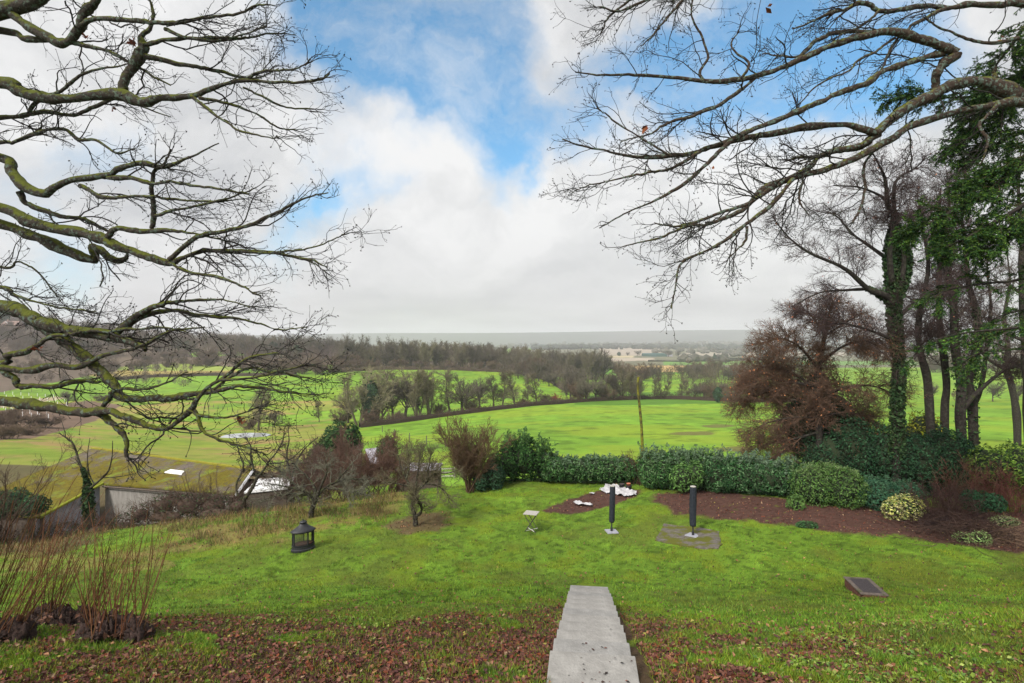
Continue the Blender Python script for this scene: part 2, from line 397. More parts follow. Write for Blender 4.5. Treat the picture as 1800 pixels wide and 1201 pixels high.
def ground_masks(x, y):
    """litter, soil, straw 0..1 for the garden"""
    u = U0+F*x/np.maximum(y, 1)
    dl = np.interp(u, LITTER_U, LITTER_D)
    lit = sstep(1.5, -1.0, y-dl+(fbm(x*.8, y*.8, 4, 21)-.5)*5.5)
    lit = lit*(.52+.40*sstep(1700, 1250, u))
    lit = lit*sstep(.36, .58, fbm(x*1.7, y*1.7, 4, 33)+.12*sstep(700, 300, np.abs(u-700)))
    # thin litter on the lawn below the slope
    soil = np.maximum(soft(x, y, BED_R, .5, 3), soft(x, y, BED_V, .18, 5))
    ring = soft(x, y, RING, .5, 11)
    straw = soft(x, y, STRAW, 1.2, 13)
    scrub = soft(x, y, SCRUB, 1.4, 15)
    return lit, soil, ring, straw, scrub
def ground_colour(x, y, z):
    n = len(x); u = U0+F*x/np.maximum(y, 1); v = V0+F*(ZC-z)/np.maximum(y, 1)
    near = y < 60
    c = np.tile(G_LAWN, (n, 1))
    n1 = fbm(x*.5, y*.5, 4, 41); n2 = fbm(x*2.5, y*2.5, 4, 43)
    c = c*(.72+.56*n1)[:, None]*(.6+.8*n2)[:, None]
    c = c*(1-.45*sstep(.56, .68, fbm(x*5.5, y*5.5, 3, 45)))[:, None]
    c = blend(c, sstep(.50, .66, fbm(x*.9+9, y*.9, 4, 47))*.65, (.125, .170, .012))      # mossy yellow-green
    c = blend(c, sstep(.54, .68, fbm(x*.45+31, y*.45, 4, 53))*.55, (.085, .105, .018))   # olive thin patches
    c = blend(c, sstep(1350, 1650, u)*(y < 20)*.45*sstep(.35, .6, fbm(x*.7, y*.7, 4, 57)), (.095, .098, .016))
    far = ~near
    # pasture
    f = np.tile(G_FIELD, (n, 1))*(.70+.6*fbm(x/26, y/26, 4, 61))[:, None]*(.62+.76*fbm(x/2.2, y/4.5, 4, 63))[:, None]
    f = blend(f, sstep(.46, .66, fbm(x/14+4, y/9, 4, 67))*.62, (.20, .265, .020))
    f = f*(1-.35*sstep(.60, .70, fbm(x/3.5, y/2.2, 3, 69)))[:, None]
    low = ((u < 620) & (v > 705))*sstep(.36, .60, fbm(x/16, y/9, 4, 71))
    f = blend(f, low*.85*(.6+.8*fbm(x/3, y/3, 3, 64)), (.235, .215, .050))
    f = blend(f, ((u < 620) & (v > 760))*.45, (.19, .21, .035))
    f = blend(f, low*sstep(.52, .62, fbm(x/6+7, y/4, 4, 73))*.8, (.25, .165, .07))
    f = blend(f, (u < 640)*sstep(.55, .64, fbm(x/2.5+3, y/2.5, 3, 75))*.45, (.10, .17, .015))
    spots = [(1215, 762, 45, 4), (1262, 749, 30, 3), (1290, 790, 40, 5)]
    for (a, b, ru, rv) in spots:
        q = ((u-a)/ru)**2+((v-b)/rv)**2
        f = blend(f, sstep(1.25, .6, q+(fbm(x/1.5, y/4, 3, 77)-.5)*1.2)*.8, (.11, .085, .035))
    k = sstep(34, 45, y)
    c = c*(1-k[:, None])+f*k[:, None]
    def zone(poly, col, var=.25, jag=3.):
        uu = u+(fbm(u/30, v/6, 3, 81)-.5)*jag*4; vv = v+(fbm(u/40+9, v/6, 3, 83)-.5)*jag*.6
        m = inpoly(uu, vv, poly)*(y > 60)*1.0
        q = np.asarray(col)[None]*(1-var+2*var*fbm(u/25, v/3, 4, 85))[:, None]
        return c*(1-m[:, None])+q*m[:, None]
    # brown scrubby hillsides on the left, straw strip, vineyard, far arable land
    c = zone([(-2600, 685), (0, 690), (150, 662), (330, 640), (440, 648), (600, 640), (600, 560), (400, 520), (-2600, 400)], (.105, .078, .058))
    c = zone([(150, 660), (270, 645), (420, 648), (420, 656), (300, 662), (200, 668)], (.24, .19, .065))
    c = zone([(170, 648), (300, 638), (420, 646), (420, 651), (240, 652)], (.20, .25, .05))
    c = zone([(330, 620), (420, 617), (430, 625), (340, 627)], (.16, .30, .03), .1, 1)
    c = zone([(-300, 735), (0, 722), (150, 705), (215, 712), (170, 740), (120, 755), (60, 770), (-300, 790)], (.13, .085, .06))
    c = zone([(-50, 716), (100, 697), (120, 700), (-50, 724)], (.30, .25, .16), .1, 1)
    c = zone([(590, 652), (650, 645), (900, 652), (1000, 660), (1000, 640), (590, 630)], (.085, .062, .040))
    c = zone([(1010, 703), (1060, 690), (1290, 690), (1330, 700), (1330, 708), (1130, 712), (1010, 712)], (.075, .16, .018))
    c = zone([(900, 648), (3600, 642), (3600, 600), (900, 600)], (.12, .115, .075))
    c = zone([(1060, 659), (1225, 657), (1225, 648), (1060, 648)], (.10, .24, .02), .1, 1)
    c = zone([(1120, 655), (1200, 654), (1205, 643), (1110, 643)], (.42, .29, .12), .1, 1)
    c = zone([(1165, 642), (3600, 638), (3600, 633), (1165, 635)], (.11, .20, .05), .2, 1)
    c = zone([(930, 611), (955, 605), (1000, 604.5), (1052, 607), (1052, 613), (930, 615)], (.13, .29, .05), .1, .6)
    c = zone([(1054, 625), (1130, 625), (1180, 620), (1165, 608.5), (1054, 607.5)], (.27, .225, .18), .12, .6)
    c = zone([(1060, 629), (1115, 629), (1115, 625.5), (1060, 625.5)], (.36, .30, .19), .1, .3)
    c = zone([(1060, 636), (1150, 634), (1150, 629.5), (1060, 629.5)], (.30, .25, .20), .15, .5)
    c = zone([(1190, 626), (3600, 622), (3600, 617), (1210, 619)], (.26, .225, .18), .12, .6)
    c = blend(c, (y > 2600)*1.0, (.075, .08, .07))
    c = c*np.where(y > 2600, .75+.5*fbm(x/260, y/160, 4, 87), 1.0)[:, None]
    g = near & (y > 2.0)
    if g.any():
        xx, yy = x[g], y[g]
        lit, soil, ring, straw, scrub = ground_masks(xx, yy)
        cc = c[g]
        nn = .6+.8*fbm(xx*9, yy*9, 3, 91)
        cc = blend(cc, scrub*.9, (.085, .066, .036))
        cc = blend(cc, straw*.6*sstep(.36, .6, fbm(xx*1.3, yy*1.3, 4, 93)), (.20, .135, .055))
        cc = blend(cc, ring*.8, (.105, .062, .040))
        yel = inpoly(u[g]+(fbm(xx, yy, 3, 95)-.5)*80, v[g]+(fbm(xx+20, yy, 3, 97)-.5)*40, YEL)*1.0
        cc = blend(cc, yel*.5*sstep(.3, .6, fbm(xx*1.5, yy*1.5, 4, 96)), (.22, .16, .06))
        cc = blend(cc, soil*sstep(.16, .30, fbm(xx*3, yy*3, 3, 99)+.06), (.070, .036, .028))
        cc = blend(cc, lit, G_LIT)
        m = np.maximum(lit, soil); cc = cc*(1+(nn-1)*(.9*m+.25))[:, None]
        # grooves edging the garden plots round the posts and the table
        c[g] = cc
    return np.clip(c, .004, .9)
us = np.concatenate([np.arange(-2500, -200, 22), np.arange(-200, 2000, 4.0), np.arange(2000, 4300, 22)])
ds = np.concatenate([np.exp(np.arange(0, math.log(4.2), .03)), np.exp(np.arange(math.log(4.2), math.log(60), .0052)), np.exp(np.arange(math.log(60), math.log(7400), .0095))])
UU, DD = np.meshgrid(us, ds); X = (UU-U0)/F*DD; Z = zg(X.ravel(), DD.ravel())
gx, gy = X.ravel(), DD.ravel()
# the sunken pond bed
POND = np.array([onground(u, v, 60)[:2] for u, v in [(385, 768), (400, 762), (425, 759), (450, 758), (467, 761), (462, 767), (440, 769), (415, 773), (395, 773)]])
pc = POND.mean(0); POND_Z = z1(*pc)-.35
dp = np.hypot((gx-pc[0])/1.0, (gy-pc[1]))
Z = np.where(dp < 11, Z+(-1.1)*sstep(7.2, 4.4, dp), Z)
gc = ground_colour(gx, gy, Z)
nr, nc = UU.shape; i0 = (np.arange(nr-1)[:, None]*nc+np.arange(nc-1)[None]).ravel()
Q = np.stack([i0, i0+1, i0+nc+1, i0+nc], 1)
# strip behind the camera
bx = np.array([[-60, -40, 5.6], [60, -40, 5.6], [60, 1.02, 5.5], [-60, 1.02, 5.5]]); 
def groundmat():
    m = bpy.data.materials.new('ground'); m.use_nodes = True; T = NT(m.node_tree)
    c = T.add('ShaderNodeAttribute', attribute_name='col').outputs['Color']
    pos = T.add('ShaderNodeNewGeometry').outputs['Position']
    dist = T.vmath('LENGTH', pos, out=1)
    fine = T.noise(pos, 28, 5, .7); mid = T.noise(pos, 5.5, 5, .65); wide = T.noise(T.vmath('MULTIPLY', pos, (1, .5, 1)), .55, 6, .7)
    k = T.math('ADD', T.math('MULTIPLY', fine, .85), T.math('ADD', T.math('MULTIPLY', mid, .55), T.math('MULTIPLY', wide, .60)))
    c = T.mix(1.0, c, T.ramp(k, [(.0, .0), (.70, .62), (1.0, 1.0), (1.0, 1.0)]), 'MULTIPLY') if False else T.vmath('MULTIPLY', c, T.ramp(T.math('MULTIPLY', k, .5), [(.30, .50), (.70, 1.5 if False else 1.0)]))
    c = T.vmath('MULTIPLY', c, (1.36, 1.36, 1.36))
    b = T.add('ShaderNodeBsdfPrincipled', {'Base Color': c, 'Roughness': .9, 'Specular IOR Level': .12})
    h = T.math('ADD', T.math('MULTIPLY', fine, .5), mid)
    bp = T.add('ShaderNodeBump', {'Strength': .8, 'Distance': .07, 'Height': h}); T.l.new(bp.outputs[0], b.inputs['Normal'])
    T.add('ShaderNodeOutputMaterial', {'Surface': b.outputs[0]})
    return m
M_GROUND = groundmat()
ground = tag(mesh('ground', np.stack([gx, gy, Z], 1), Q, M_GROUND, col=gc), kind='structure', label='grassy garden slope, pasture and far farmland', cat='ground')
back = tag(mesh('ground_behind', bx, np.array([[0, 1, 2, 3]]), pmat('turf', (.06, .10, .012), (.08, .12, .015), 4, .9)), kind='structure', label='garden ground beneath and behind the viewpoint', cat='ground')
# ================================================================ the two oaks whose bare limbs frame the view
M_OAKBARK = barkmat('oak_bark', (.018, .014, .011), (.055, .045, .036), (.052, .060, .006), .45, 26, (.10, .14, .11), .26)
M_OAKBARK2 = barkmat('oak_bark_lichened', (.020, .014, .011), (.065, .044, .032), (.070, .078, .012), .36, 26, (.12, .17, .14), .2)
M_TWIG = barkmat('oak_twig', (.012, .009, .009), (.030, .023, .021), (.030, .036, .010), .34, 30, (.05, .065, .05), .1)
M_VEG = vegmat('leaf', .65, .14, .12)
M_VEGR = vegmat('leaf_varied', .6, .25, .1, .5)
LO = [  # left oak: depth at start and end, then (u, v, radius) in photo pixels
 (6.4, 6.4, [(-420, 150, 22), (-180, 60, 16), (0, 22, 13), (35, 14, 12), (65, 2, 10), (95, -15, 8), (150, -70, 5), (230, -110, 2)]),
 (6.4, 6.1, [(22, 24, 7), (55, 50, 8), (85, 65, 9), (112, 75, 8), (135, 50, 8), (145, 20, 8), (165, 2, 7), (190, -25, 5), (250, -60, 2)]),
 (6.6, 6.2, [(-420, 120, 14), (-160, 40, 8), (0, 52, 6), (40, 66, 6), (75, 67, 5), (112, 74, 5), (150, 80, 4), (195, 92, 3), (240, 118, 2.5), (300, 150, 1.2)]),
 (6.2, 5.6, [(140, 48, 4.5), (165, 38, 4), (210, 40, 4), (265, 47, 4), (305, 45, 3.5), (350, 37, 3), (413, 31, 2.4), (455, 12, 1.6), (482, 10, 1)]),
 (6.0, 5.8, [(290, 52, 3), (329, 66, 3), (385, 70, 2.6), (434, 65, 2), (470, 58, 1.5), (520, 62, 1)]),
 (6.5, 5.5, [(-430, 200, 26), (-200, 150, 13), (0, 143, 10), (35, 157, 11), (87, 171, 10), (140, 166, 10), (210, 161, 10), (238, 171, 9), (259, 176, 8), (287, 168, 6), (336, 164, 5), (385, 147, 4), (434, 137, 3), (497, 142, 2.5), (560, 138, 2), (580, 126, 1)]),
 (6.2, 6.2, [(216, 158, 8), (224, 130, 8), (240, 104, 8.5), (250, 88, 9), (246, 66, 5), (262, 48, 4), (268, 20, 2.6), (255, -20, 1.2)]),
 (6.1, 5.8, [(252, 80, 4), (297, 72, 3.4), (367, 70, 2.4), (420, 63, 1.5), (470, 45, 1)]),
 (6.1, 6.3, [(255, 100, 4), (315, 115, 3.5), (370, 126, 3), (434, 138, 2), (490, 120, 1)]),
 (5.8, 5.5, [(336, 168, 3.2), (378, 199, 2.6), (420, 224, 2), (472, 238, 1.5), (490, 241, 1)]),
 (5.8, 6.0, [(350, 171, 2.8), (402, 185, 2.4), (455, 206, 2), (490, 224, 1.5), (521, 229, 1)]),
 (5.7, 5.9, [(427, 154, 2.2), (469, 175, 2), (500, 190, 1.6), (552, 192, 1)]),
 (5.7, 5.6, [(434, 137, 2.2), (469, 126, 2), (525, 122, 1.5), (546, 105, 1)]),
 (6.8, 6.4, [(-420, 190, 12), (-160, 215, 7), (0, 203, 4.5), (42, 199, 4), (87, 196, 4), (133, 201, 3.5), (182, 182, 2.8), (217, 178, 2), (300, 206, 1)]),
 (6.5, 6.2, [(52, 196, 3.6), (70, 175, 3.4), (105, 161, 3), (140, 136, 2.4), (196, 119, 1.6), (250, 108, 1)]),
 (6.8, 6.3, [(-410, 250, 10), (-150, 268, 5), (0, 252, 3.4), (21, 250, 3), (60, 233, 3), (105, 226, 3), (136, 247, 2.8), (164, 245, 2.4), (203, 269, 2), (238, 262, 1)]),
 (7.0, 6.0, [(-430, 240, 24), (-160, 235, 12), (0, 280, 8), (17, 304, 8), (42, 329, 9), (77, 343, 8), (94, 336, 6), (122, 322, 5.4), (189, 311, 5), (210, 299, 5), (245, 290, 4.6), (290, 294, 3.5), (336, 276, 2), (385, 252, 1)]),
 (6.3, 5.8, [(189, 313, 4), (227, 311, 3.6), (266, 320, 3), (297, 316, 2.6), (350, 327, 2.2), (395, 332, 1.8), (437, 341, 1.2)]),
 (6.7, 6.9, [(35, 335, 6), (45, 353, 5), (70, 367, 4.4), (112, 381, 3.8), (147, 388, 3), (189, 406, 2)]),
 (6.4, 6.0, [(140, 325, 4), (182, 344, 3.6), (217, 346, 3), (259, 346, 2.6), (300, 352, 2.2), (370, 355, 1.6), (430, 350, 1)]),
 (7.0, 5.9, [(-430, 300, 26), (-170, 330, 13), (0, 364, 10), (52, 388, 10), (105, 402, 10), (147, 406, 9), (182, 418, 9), (203, 429, 8), (245, 445, 7), (290, 460, 7), (312, 455, 4.6), (350, 442, 4), (392, 441, 4), (437, 442, 3.5), (490, 444, 3), (545, 455, 2), (575, 470, 1)]),
 (6.2, 5.7, [(297, 457, 4.4), (350, 420, 4.2), (402, 406, 3.6), (447, 394, 3.4), (490, 371, 2.4), (531, 350, 1.6), (577, 339, 1)]),
 (6.5, 6.3, [(189, 416, 5), (206, 402, 5), (252, 406, 5), (297, 407, 3.6), (350, 413, 2.2), (400, 425, 1)]),
 (6.4, 6.2, [(266, 402, 4.4), (269, 378, 4), (269, 343, 3.6), (274, 304, 3), (290, 288, 2), (300, 262, 1)]),
 (6.3, 5.9, [(273, 379, 3), (308, 367, 2.6), (350, 357, 2.2), (406, 346, 1.6), (450, 330, 1)]),
 (6.1, 5.8, [(297, 464, 3.8), (332, 478, 3.2), (385, 488, 2.6), (427, 506, 1.8), (458, 520, 1)]),
 (6.0, 6.2, [(437, 443, 2.2), (490, 446, 2), (542, 457, 1.6), (573, 478, 1)]),
 (6.0, 5.7, [(490, 444, 2), (540, 436, 1.6), (590, 418, 1), (606, 412, .8)]),
 (7.1, 7.0, [(-430, 330, 22), (-170, 355, 11), (0, 394, 9), (52, 415, 9), (105, 436, 9), (150, 453, 9), (163, 452, 7), (157, 434, 6.4), (171, 438, 6), (196, 455, 5.5), (218, 456, 4.6), (224, 447, 3)]),
 (6.0, 5.4, [(-440, 470, 32), (-180, 500, 17), (0, 539, 12), (35, 551, 13), (70, 567, 13), (115, 578, 11), (150, 586, 9.5), (192, 593, 9), (227, 601, 7), (250, 607, 4), (256, 616, 2.5)]),
 (5.8, 5.2, [(66, 570, 10), (96, 592, 10), (124, 614, 10), (152, 634, 9.4), (180, 658, 9), (204, 678, 8), (212, 698, 8), (226, 704, 6.4), (256, 706, 6), (300, 703, 6), (335, 690, 5), (375, 685, 4), (420, 675, 3), (470, 680, 2.2), (520, 690, 1.6), (560, 695, 1)]),
 (5.6, 5.3, [(206, 582, 5), (245, 555, 5), (287, 539, 4), (332, 532, 3), (385, 529, 2), (440, 540, 1)]),
 (5.6, 5.5, [(224, 580, 4.4), (252, 558, 4), (297, 548, 4), (350, 553, 3), (402, 558, 2.4), (447, 569, 1.8), (490, 581, 1.3), (540, 575, .9)]),
 (5.9, 5.4, [(-440, 610, 12), (-180, 660, 7), (0, 640, 5.4), (6, 626, 5), (40, 618, 5), (60, 606, 4), (88, 592, 3.5), (120, 587, 3.2), (152, 582, 3), (190, 583, 2.8), (230, 578, 2.4), (280, 575, 2), (330, 585, 1.3)]),
 (5.8, 5.3, [(-2, 646, 6), (50, 650, 6), (96, 638, 5.4), (140, 640, 5), (180, 620, 4), (220, 610, 3.4), (256, 600, 3), (300, 580, 2), (360, 575, 1)]),
 (5.8, 5.9, [(2, 650, 6), (24, 664, 6), (34, 676, 5), (60, 677, 4.6), (100, 678, 4.4), (150, 668, 4), (176, 671, 2)]),
 (5.9, 5.0, [(-440, 640, 26), (-180, 690, 12), (0, 704, 9), (40, 708, 9), (90, 716, 8.6), (140, 722, 8), (170, 718, 7), (190, 718, 6.4), (210, 728, 6.4), (240, 736, 6.4), (276, 750, 5.6), (297, 747, 5), (332, 719, 5), (357, 688, 4), (395, 660, 3.2), (437, 632, 2.5), (490, 621, 1.2)]),
 (5.6, 5.5, [(164, 722, 5.5), (190, 740, 5.4), (212, 760, 5), (220, 780, 4.6), (222, 803, 4)]),
 (5.6, 5.3, [(180, 716, 4.4), (194, 698, 4), (210, 684, 3), (250, 684, 2.2), (290, 674, 1.8), (330, 655, 1)]),
 (5.2, 5.1, [(329, 722, 3), (370, 733, 2.4), (412, 730, 1.8), (455, 715, 1)]),
 (5.2, 5.0, [(343, 722, 3.2), (352, 754, 3), (370, 768, 2.4), (420, 782, 1.8), (470, 800, 1)]),
 (5.1, 4.9, [(385, 668, 2.8), (437, 664, 2.4), (507, 650, 1.6), (540, 640, 1)]),
 (5.1, 5.2, [(375, 684, 2.6), (430, 650, 2), (480, 655, 1.6), (545, 665, 1)]),
 (6.2, 6.0, [(-430, 480, 9), (-160, 490, 5), (0, 510, 3), (21, 520, 2.6), (70, 537, 2), (120, 545, 1.4), (170, 548, 1)]),
 (6.2, 6.4, [(-160, 430, 5), (0, 470, 2.5), (30, 460, 2), (60, 475, 1.5), (100, 520, 1)]),
]
RO = [
 (7.2, 6.6, [(2230, 330, 34), (1960, 200, 20), (1800, 176, 14), (1765, 163, 15), (1737, 152, 12), (1707, 149, 9), (1672, 155, 9), (1644, 168, 9), (1613, 184, 9), (1585, 200, 8), (1564, 217, 8), (1543, 233, 7), (1529, 234, 6.4), (1484, 220, 6), (1422, 224, 6), (1356, 236, 5), (1290, 250, 5), (1233, 267, 4), (1172, 274, 3.4), (1110, 274, 2.6), (1044, 260, 1.7), (988, 245, 1)]),
 (6.9, 6.9, [(1536, 238, 5), (1510, 258, 5), (1467, 266, 4.4), (1440, 275, 3.4), (1403, 279, 2), (1380, 283, 1)]),
 (6.9, 6.3, [(1545, 236, 5), (1507, 257, 5), (1446, 269, 4), (1422, 293, 4), (1365, 326, 4), (1309, 359, 3.4), (1252, 378, 3), (1195, 397, 2.2), (1150, 392, 1)]),
 (7.2, 6.2, [(2200, 340, 20), (1960, 210, 11), (1800, 180, 8), (1753, 182, 7), (1687, 194, 6), (1611, 217, 6), (1568, 245, 6), (1517, 271, 6), (1460, 293, 5), (1403, 309, 5), (1351, 326, 5), (1318, 359, 4), (1290, 378, 4), (1247, 397, 3), (1205, 401, 2.4), (1153, 420, 1.8), (1092, 435, 1)]),
 (6.6, 6.1, [(1394, 314, 4), (1365, 354, 4), (1318, 392, 3.4), (1280, 425, 3), (1243, 444, 2.4), (1200, 463, 2), (1190, 500, 1.5), (1180, 543, 1)]),
 (6.4, 6.4, [(1313, 397, 2.5), (1309, 425, 2), (1280, 453, 1)]),
 (7.0, 6.4, [(1646, 160, 7), (1648, 145, 7), (1651, 128, 7), (1665, 110, 8), (1683, 96, 8), (1672, 86, 8), (1655, 82, 8), (1627, 72, 8), (1590, 58, 7), (1557, 55, 6), (1520, 65, 5.6), (1473, 77, 5.2), (1438, 91, 5), (1389, 113, 5), (1337, 132, 4.5), (1280, 142, 4), (1238, 146, 3.4), (1177, 137, 2.8), (1110, 132, 2.2), (1058, 132, 1.6), (1011, 127, 1)]),
 (6.9, 6.1, [(1660, 92, 6), (1625, 103, 5), (1590, 114, 5), (1557, 124, 5), (1525, 147, 5), (1478, 163, 5), (1438, 180, 5), (1403, 196, 5), (1365, 212, 4.2), (1318, 231, 4), (1280, 250, 4), (1247, 283, 3.4), (1205, 321, 3), (1153, 349, 2.3), (1101, 373, 1.7), (1054, 401, 1)]),
 (6.6, 6.3, [(1328, 137, 3.5), (1299, 165, 3.5), (1262, 189, 3), (1214, 208, 3), (1177, 217, 2.4), (1144, 236, 1.5), (1090, 250, 1)]),
 (6.8, 6.9, [(1550, 55, 4), (1469, 59, 3.5), (1436, 71, 3), (1399, 99, 2), (1340, 95, 1)]),
 (6.5, 6.5, [(1243, 146, 2.6), (1229, 127, 2.4), (1245, 94, 2.2), (1229, 57, 2), (1214, 28, 1.8), (1219, -10, 1.4)]),
 (7.1, 6.8, [(2200, 180, 14), (1960, 30, 8), (1800, 5, 5.4), (1753, 10, 5), (1707, 9, 5), (1665, 14, 5), (1632, 9, 4.5), (1590, 15, 4.5), (1548, 17, 4), (1534, 7, 4), (1513, 5, 4), (1492, 16, 3), (1457, 26, 2.4), (1427, 37, 1.8), (1393, 51, 1)]),
 (7.0, 6.8, [(1665, 14, 3.2), (1632, 30, 3), (1604, 42, 3), (1590, 54, 2.6), (1576, 68, 2.5), (1562, 93, 2.4), (1548, 124, 2)]),
 (6.9, 6.8, [(1546, 17, 2.6), (1525, 37, 2), (1494, 54, 1.6), (1460, 70, 1)]),
 (6.8, 6.6, [(1574, 66, 2.5), (1539, 91, 2.3), (1508, 107, 2.1), (1490, 126, 1.9), (1441, 149, 1.6), (1403, 184, 1)]),
 (6.6, 6.2, [(1300, -120, 7), (1240, -50, 4), (1200, 0, 3), (1180, 25, 2.4), (1160, 50, 1.8), (1130, 80, 1)]),
 (6.6, 6.3, [(1290, -110, 6), (1215, -40, 3), (1130, 5, 2.4), (1090, 20, 1.8), (1050, 12, 1)]),
 (6.5, 6.3, [(1280, -100, 5), (1180, -30, 2.6), (1120, -8, 2.2), (1070, 30, 1.6), (1055, 60, 1)]),
 (6.9, 6.8, [(1537, 262, 2.6), (1521, 293, 2.6), (1524, 330, 2.5), (1512, 373, 2), (1498, 392, 1.4)]),
 (6.7, 6.6, [(1413, 306, 2.2), (1403, 350, 2), (1422, 378, 1)]),
 (6.9, 6.8, [(1790, 68, 4), (1740, 78, 3), (1690, 66, 2.4), (1650, 50, 2), (1625, 30, 1)]),
 (7.1, 7.1, [(1749, 145, 5), (1749, 130, 3.4), (1750, 116, 2.4)]),
 (6.9, 6.6, [(1752, 182, 3.6), (1735, 205, 3), (1722, 222, 2.6), (1738, 245, 2.4), (1735, 262, 2), (1722, 290, 1)]),
 (6.4, 6.2, [(1230, 268, 2.8), (1170, 300, 2.2), (1120, 310, 1.8), (1060, 322, 1.2), (1010, 335, .8)]),
 (6.3, 6.2, [(1180, 275, 2.4), (1120, 240, 2), (1070, 205, 1.5), (1050, 190, 1)]),
 (6.4, 6.6, [(1300, 142, 2.6), (1320, 110, 2), (1290, 80, 1.6), (1300, 50, 1)]),
]
def build_oak(name, label, LIMBS, trunk, seed, bark, side, dens=1.0, leafpos=()):
    rng = np.random.default_rng(seed)
    root = empty(name, tuple(trunk[0][:3]), 0, label, 'tree')
    off = np.array(trunk[0][:3])
    B = []; guide = []
    tp = np.array([t[:3] for t in trunk]); tr = np.array([t[3] for t in trunk])
    q = smooth_path(np.column_stack([tp, tr]), 40)
    B.append((q[None, :, :3]-off, q[None, :, 3]*(1+.05*rng.normal(0, 1, 40)), 14))
    for (d0, d1, pts) in LIMBS:
        m = len(pts); rows = []
        for i, (u, v, r) in enumerate(pts):
            d = d0+(d1-d0)*i/(m-1)
            rows.append([*P(u, v, d), r*d/F])
        q = smooth_path(rows, max(24, m*6))
        n = len(q); w_ = np.cumsum(rng.normal(0, .0042, (n, 3)), 0); w_ -= np.linspace(0, 1, n)[:, None]*w_[-1]; q[:, :3] += w_+rng.normal(0, .0018, (n, 3))*np.linspace(.4, 1, n)[:, None]
        q[:, 3] *= 1+.13*np.interp(np.arange(n), np.arange(0, n, 3), rng.normal(0, 1, len(np.arange(0, n, 3))))
        big = q[:, 3].max() > .012
        B.append((q[None, :, :3]-off, q[None, :, 3].clip(.0016), 9 if big else 6))
        g = smooth_path(rows, 24); vis = g
        guide.append((g[None, :, :3], g[None, :, 3]))
    v, f = tubes(B)
    mesh('trunk', v, f, bark, root)
    # twigs, three orders
    GP = np.concatenate([g[0] for g in guide]); GR = np.concatenate([g[1] for g in guide])
    fw = np.array([side*.28, 0, -.02])
    P1, R1 = spawn(rng, GP, GR, 0, 48, 16, L=.95, rf=.42, nseg=9, wig=.24, trop=(side*.5, 0, -.10), t0=.12, t1=1, flat=.75, rmin=.0036, dens=(2.75 if side > 0 else 3.3)*dens, fwd=fw, tip=.4, taper=.66)
    keep = (P1[:, 0, 0]*side > -7.2) & ((R1[:, 0] < .0125) | (rng.random(len(R1)) < .22)); P1, R1 = P1[keep], R1[keep]
    R1 = np.minimum(R1, .0085)
    P2, R2 = spawn(rng, P1, R1, 0, 44, 14, L=.42, rf=.6, nseg=6, wig=.24, trop=(side*.3, 0, .02), t0=.15, t1=1, flat=.8, rmin=.0026, dens=7.5*dens, tip=.5)
    Pe, Re = spawn(rng, GP, np.minimum(GR, .006), 4, 26, 12, L=.36, rf=.8, nseg=7, wig=.2, trop=(side*.2, 0, 0), t0=.80, t1=1, flat=.8, rmin=.003, tip=.4, taper=.3)
    P1 = np.concatenate([P1, np.concatenate([Pe, Pe[:, -1:].repeat(P1.shape[1]-Pe.shape[1], 1)], 1)]) if False else P1
    Pf, Rf = spawn(rng, Pe, Re, 0, 42, 14, L=.24, rf=.7, nseg=5, wig=.24, t0=.15, dens=7, rmin=.0024, tip=.5)
    Pg, Rg = spawn(rng, GP, np.minimum(GR, .008), 0, 55, 16, L=.30, rf=.4, nseg=5, wig=.28, trop=(side*.2, 0, .15), t0=.3, t1=1, rmin=.0026, dens=2.2*dens, tip=.5)
    P3, R3 = spawn(rng, np.concatenate([P2[:, :6], Pg, Pf]), np.concatenate([R2[:, :6], Rg, Rf]), 0, 46, 14, L=.15, rf=.7, nseg=4, wig=.25, trop=(0, 0, .12), t0=.25, t1=1, rmin=.0020, dens=10*dens, tip=.55)
    v, f = tubes([(Pe-off, Re, 5), (Pf-off, Rf, 4), (P1-off, R1, 5), (P2-off, R2, 4), (Pg-off, Rg, 4), (P3-off, R3, 3)])
    # buds at the tips
    tips = np.concatenate([P3[:, -1], P2[:, -1]])-off
    lv, lf = leaves(rng, tips, rng.normal(0, 1, tips.shape), .021, .55, .8, .3)
    mesh('crown', np.concatenate([v, lv]), [f, lf+len(v)], M_TWIG, root)
    if len(leafpos):
        for (u, vv, d, n) in leafpos:
            for q in range(n):
                p = (P(u, vv, d)+rng.normal(0, .02, 3))[None]-off
                lv, lf = leaves(rng, p, rng.normal(0, 1, (1, 3)), .075, .55, .8, .12)
                mesh('dead_leaf', lv, lf, M_VEG, root, col=np.repeat(pick(rng, 1, [(.12, .03, .014), (.09, .025, .014), (.15, .05, .02)]), 4, 0))
    return root
gzl = z1(-9.1, 6.6)
oakL = build_oak('oak_tree', 'bare mossy oak reaching in from the left edge with several long limbs', LO,
    [(-9.6, 6.7, gzl-.3, .75), (-9.5, 6.7, gzl+.8, .5), (-9.3, 6.6, gzl+2.4, .42), (-9.2, 6.7, 8.6, .38), (-9.0, 6.6, 10.5, .33), (-8.9, 6.7, 12.5, .24), (-8.7, 6.9, 15, .10)], 11, M_OAKBARK, 1,
    leafpos=[(423, 738, 5.1, 9), (232, 73, 6, 6), (150, 62, 6, 3), (65, 612, 5.6, 4), (200, 195, 6, 2)])
gzr = z1(10.2, 7.6)
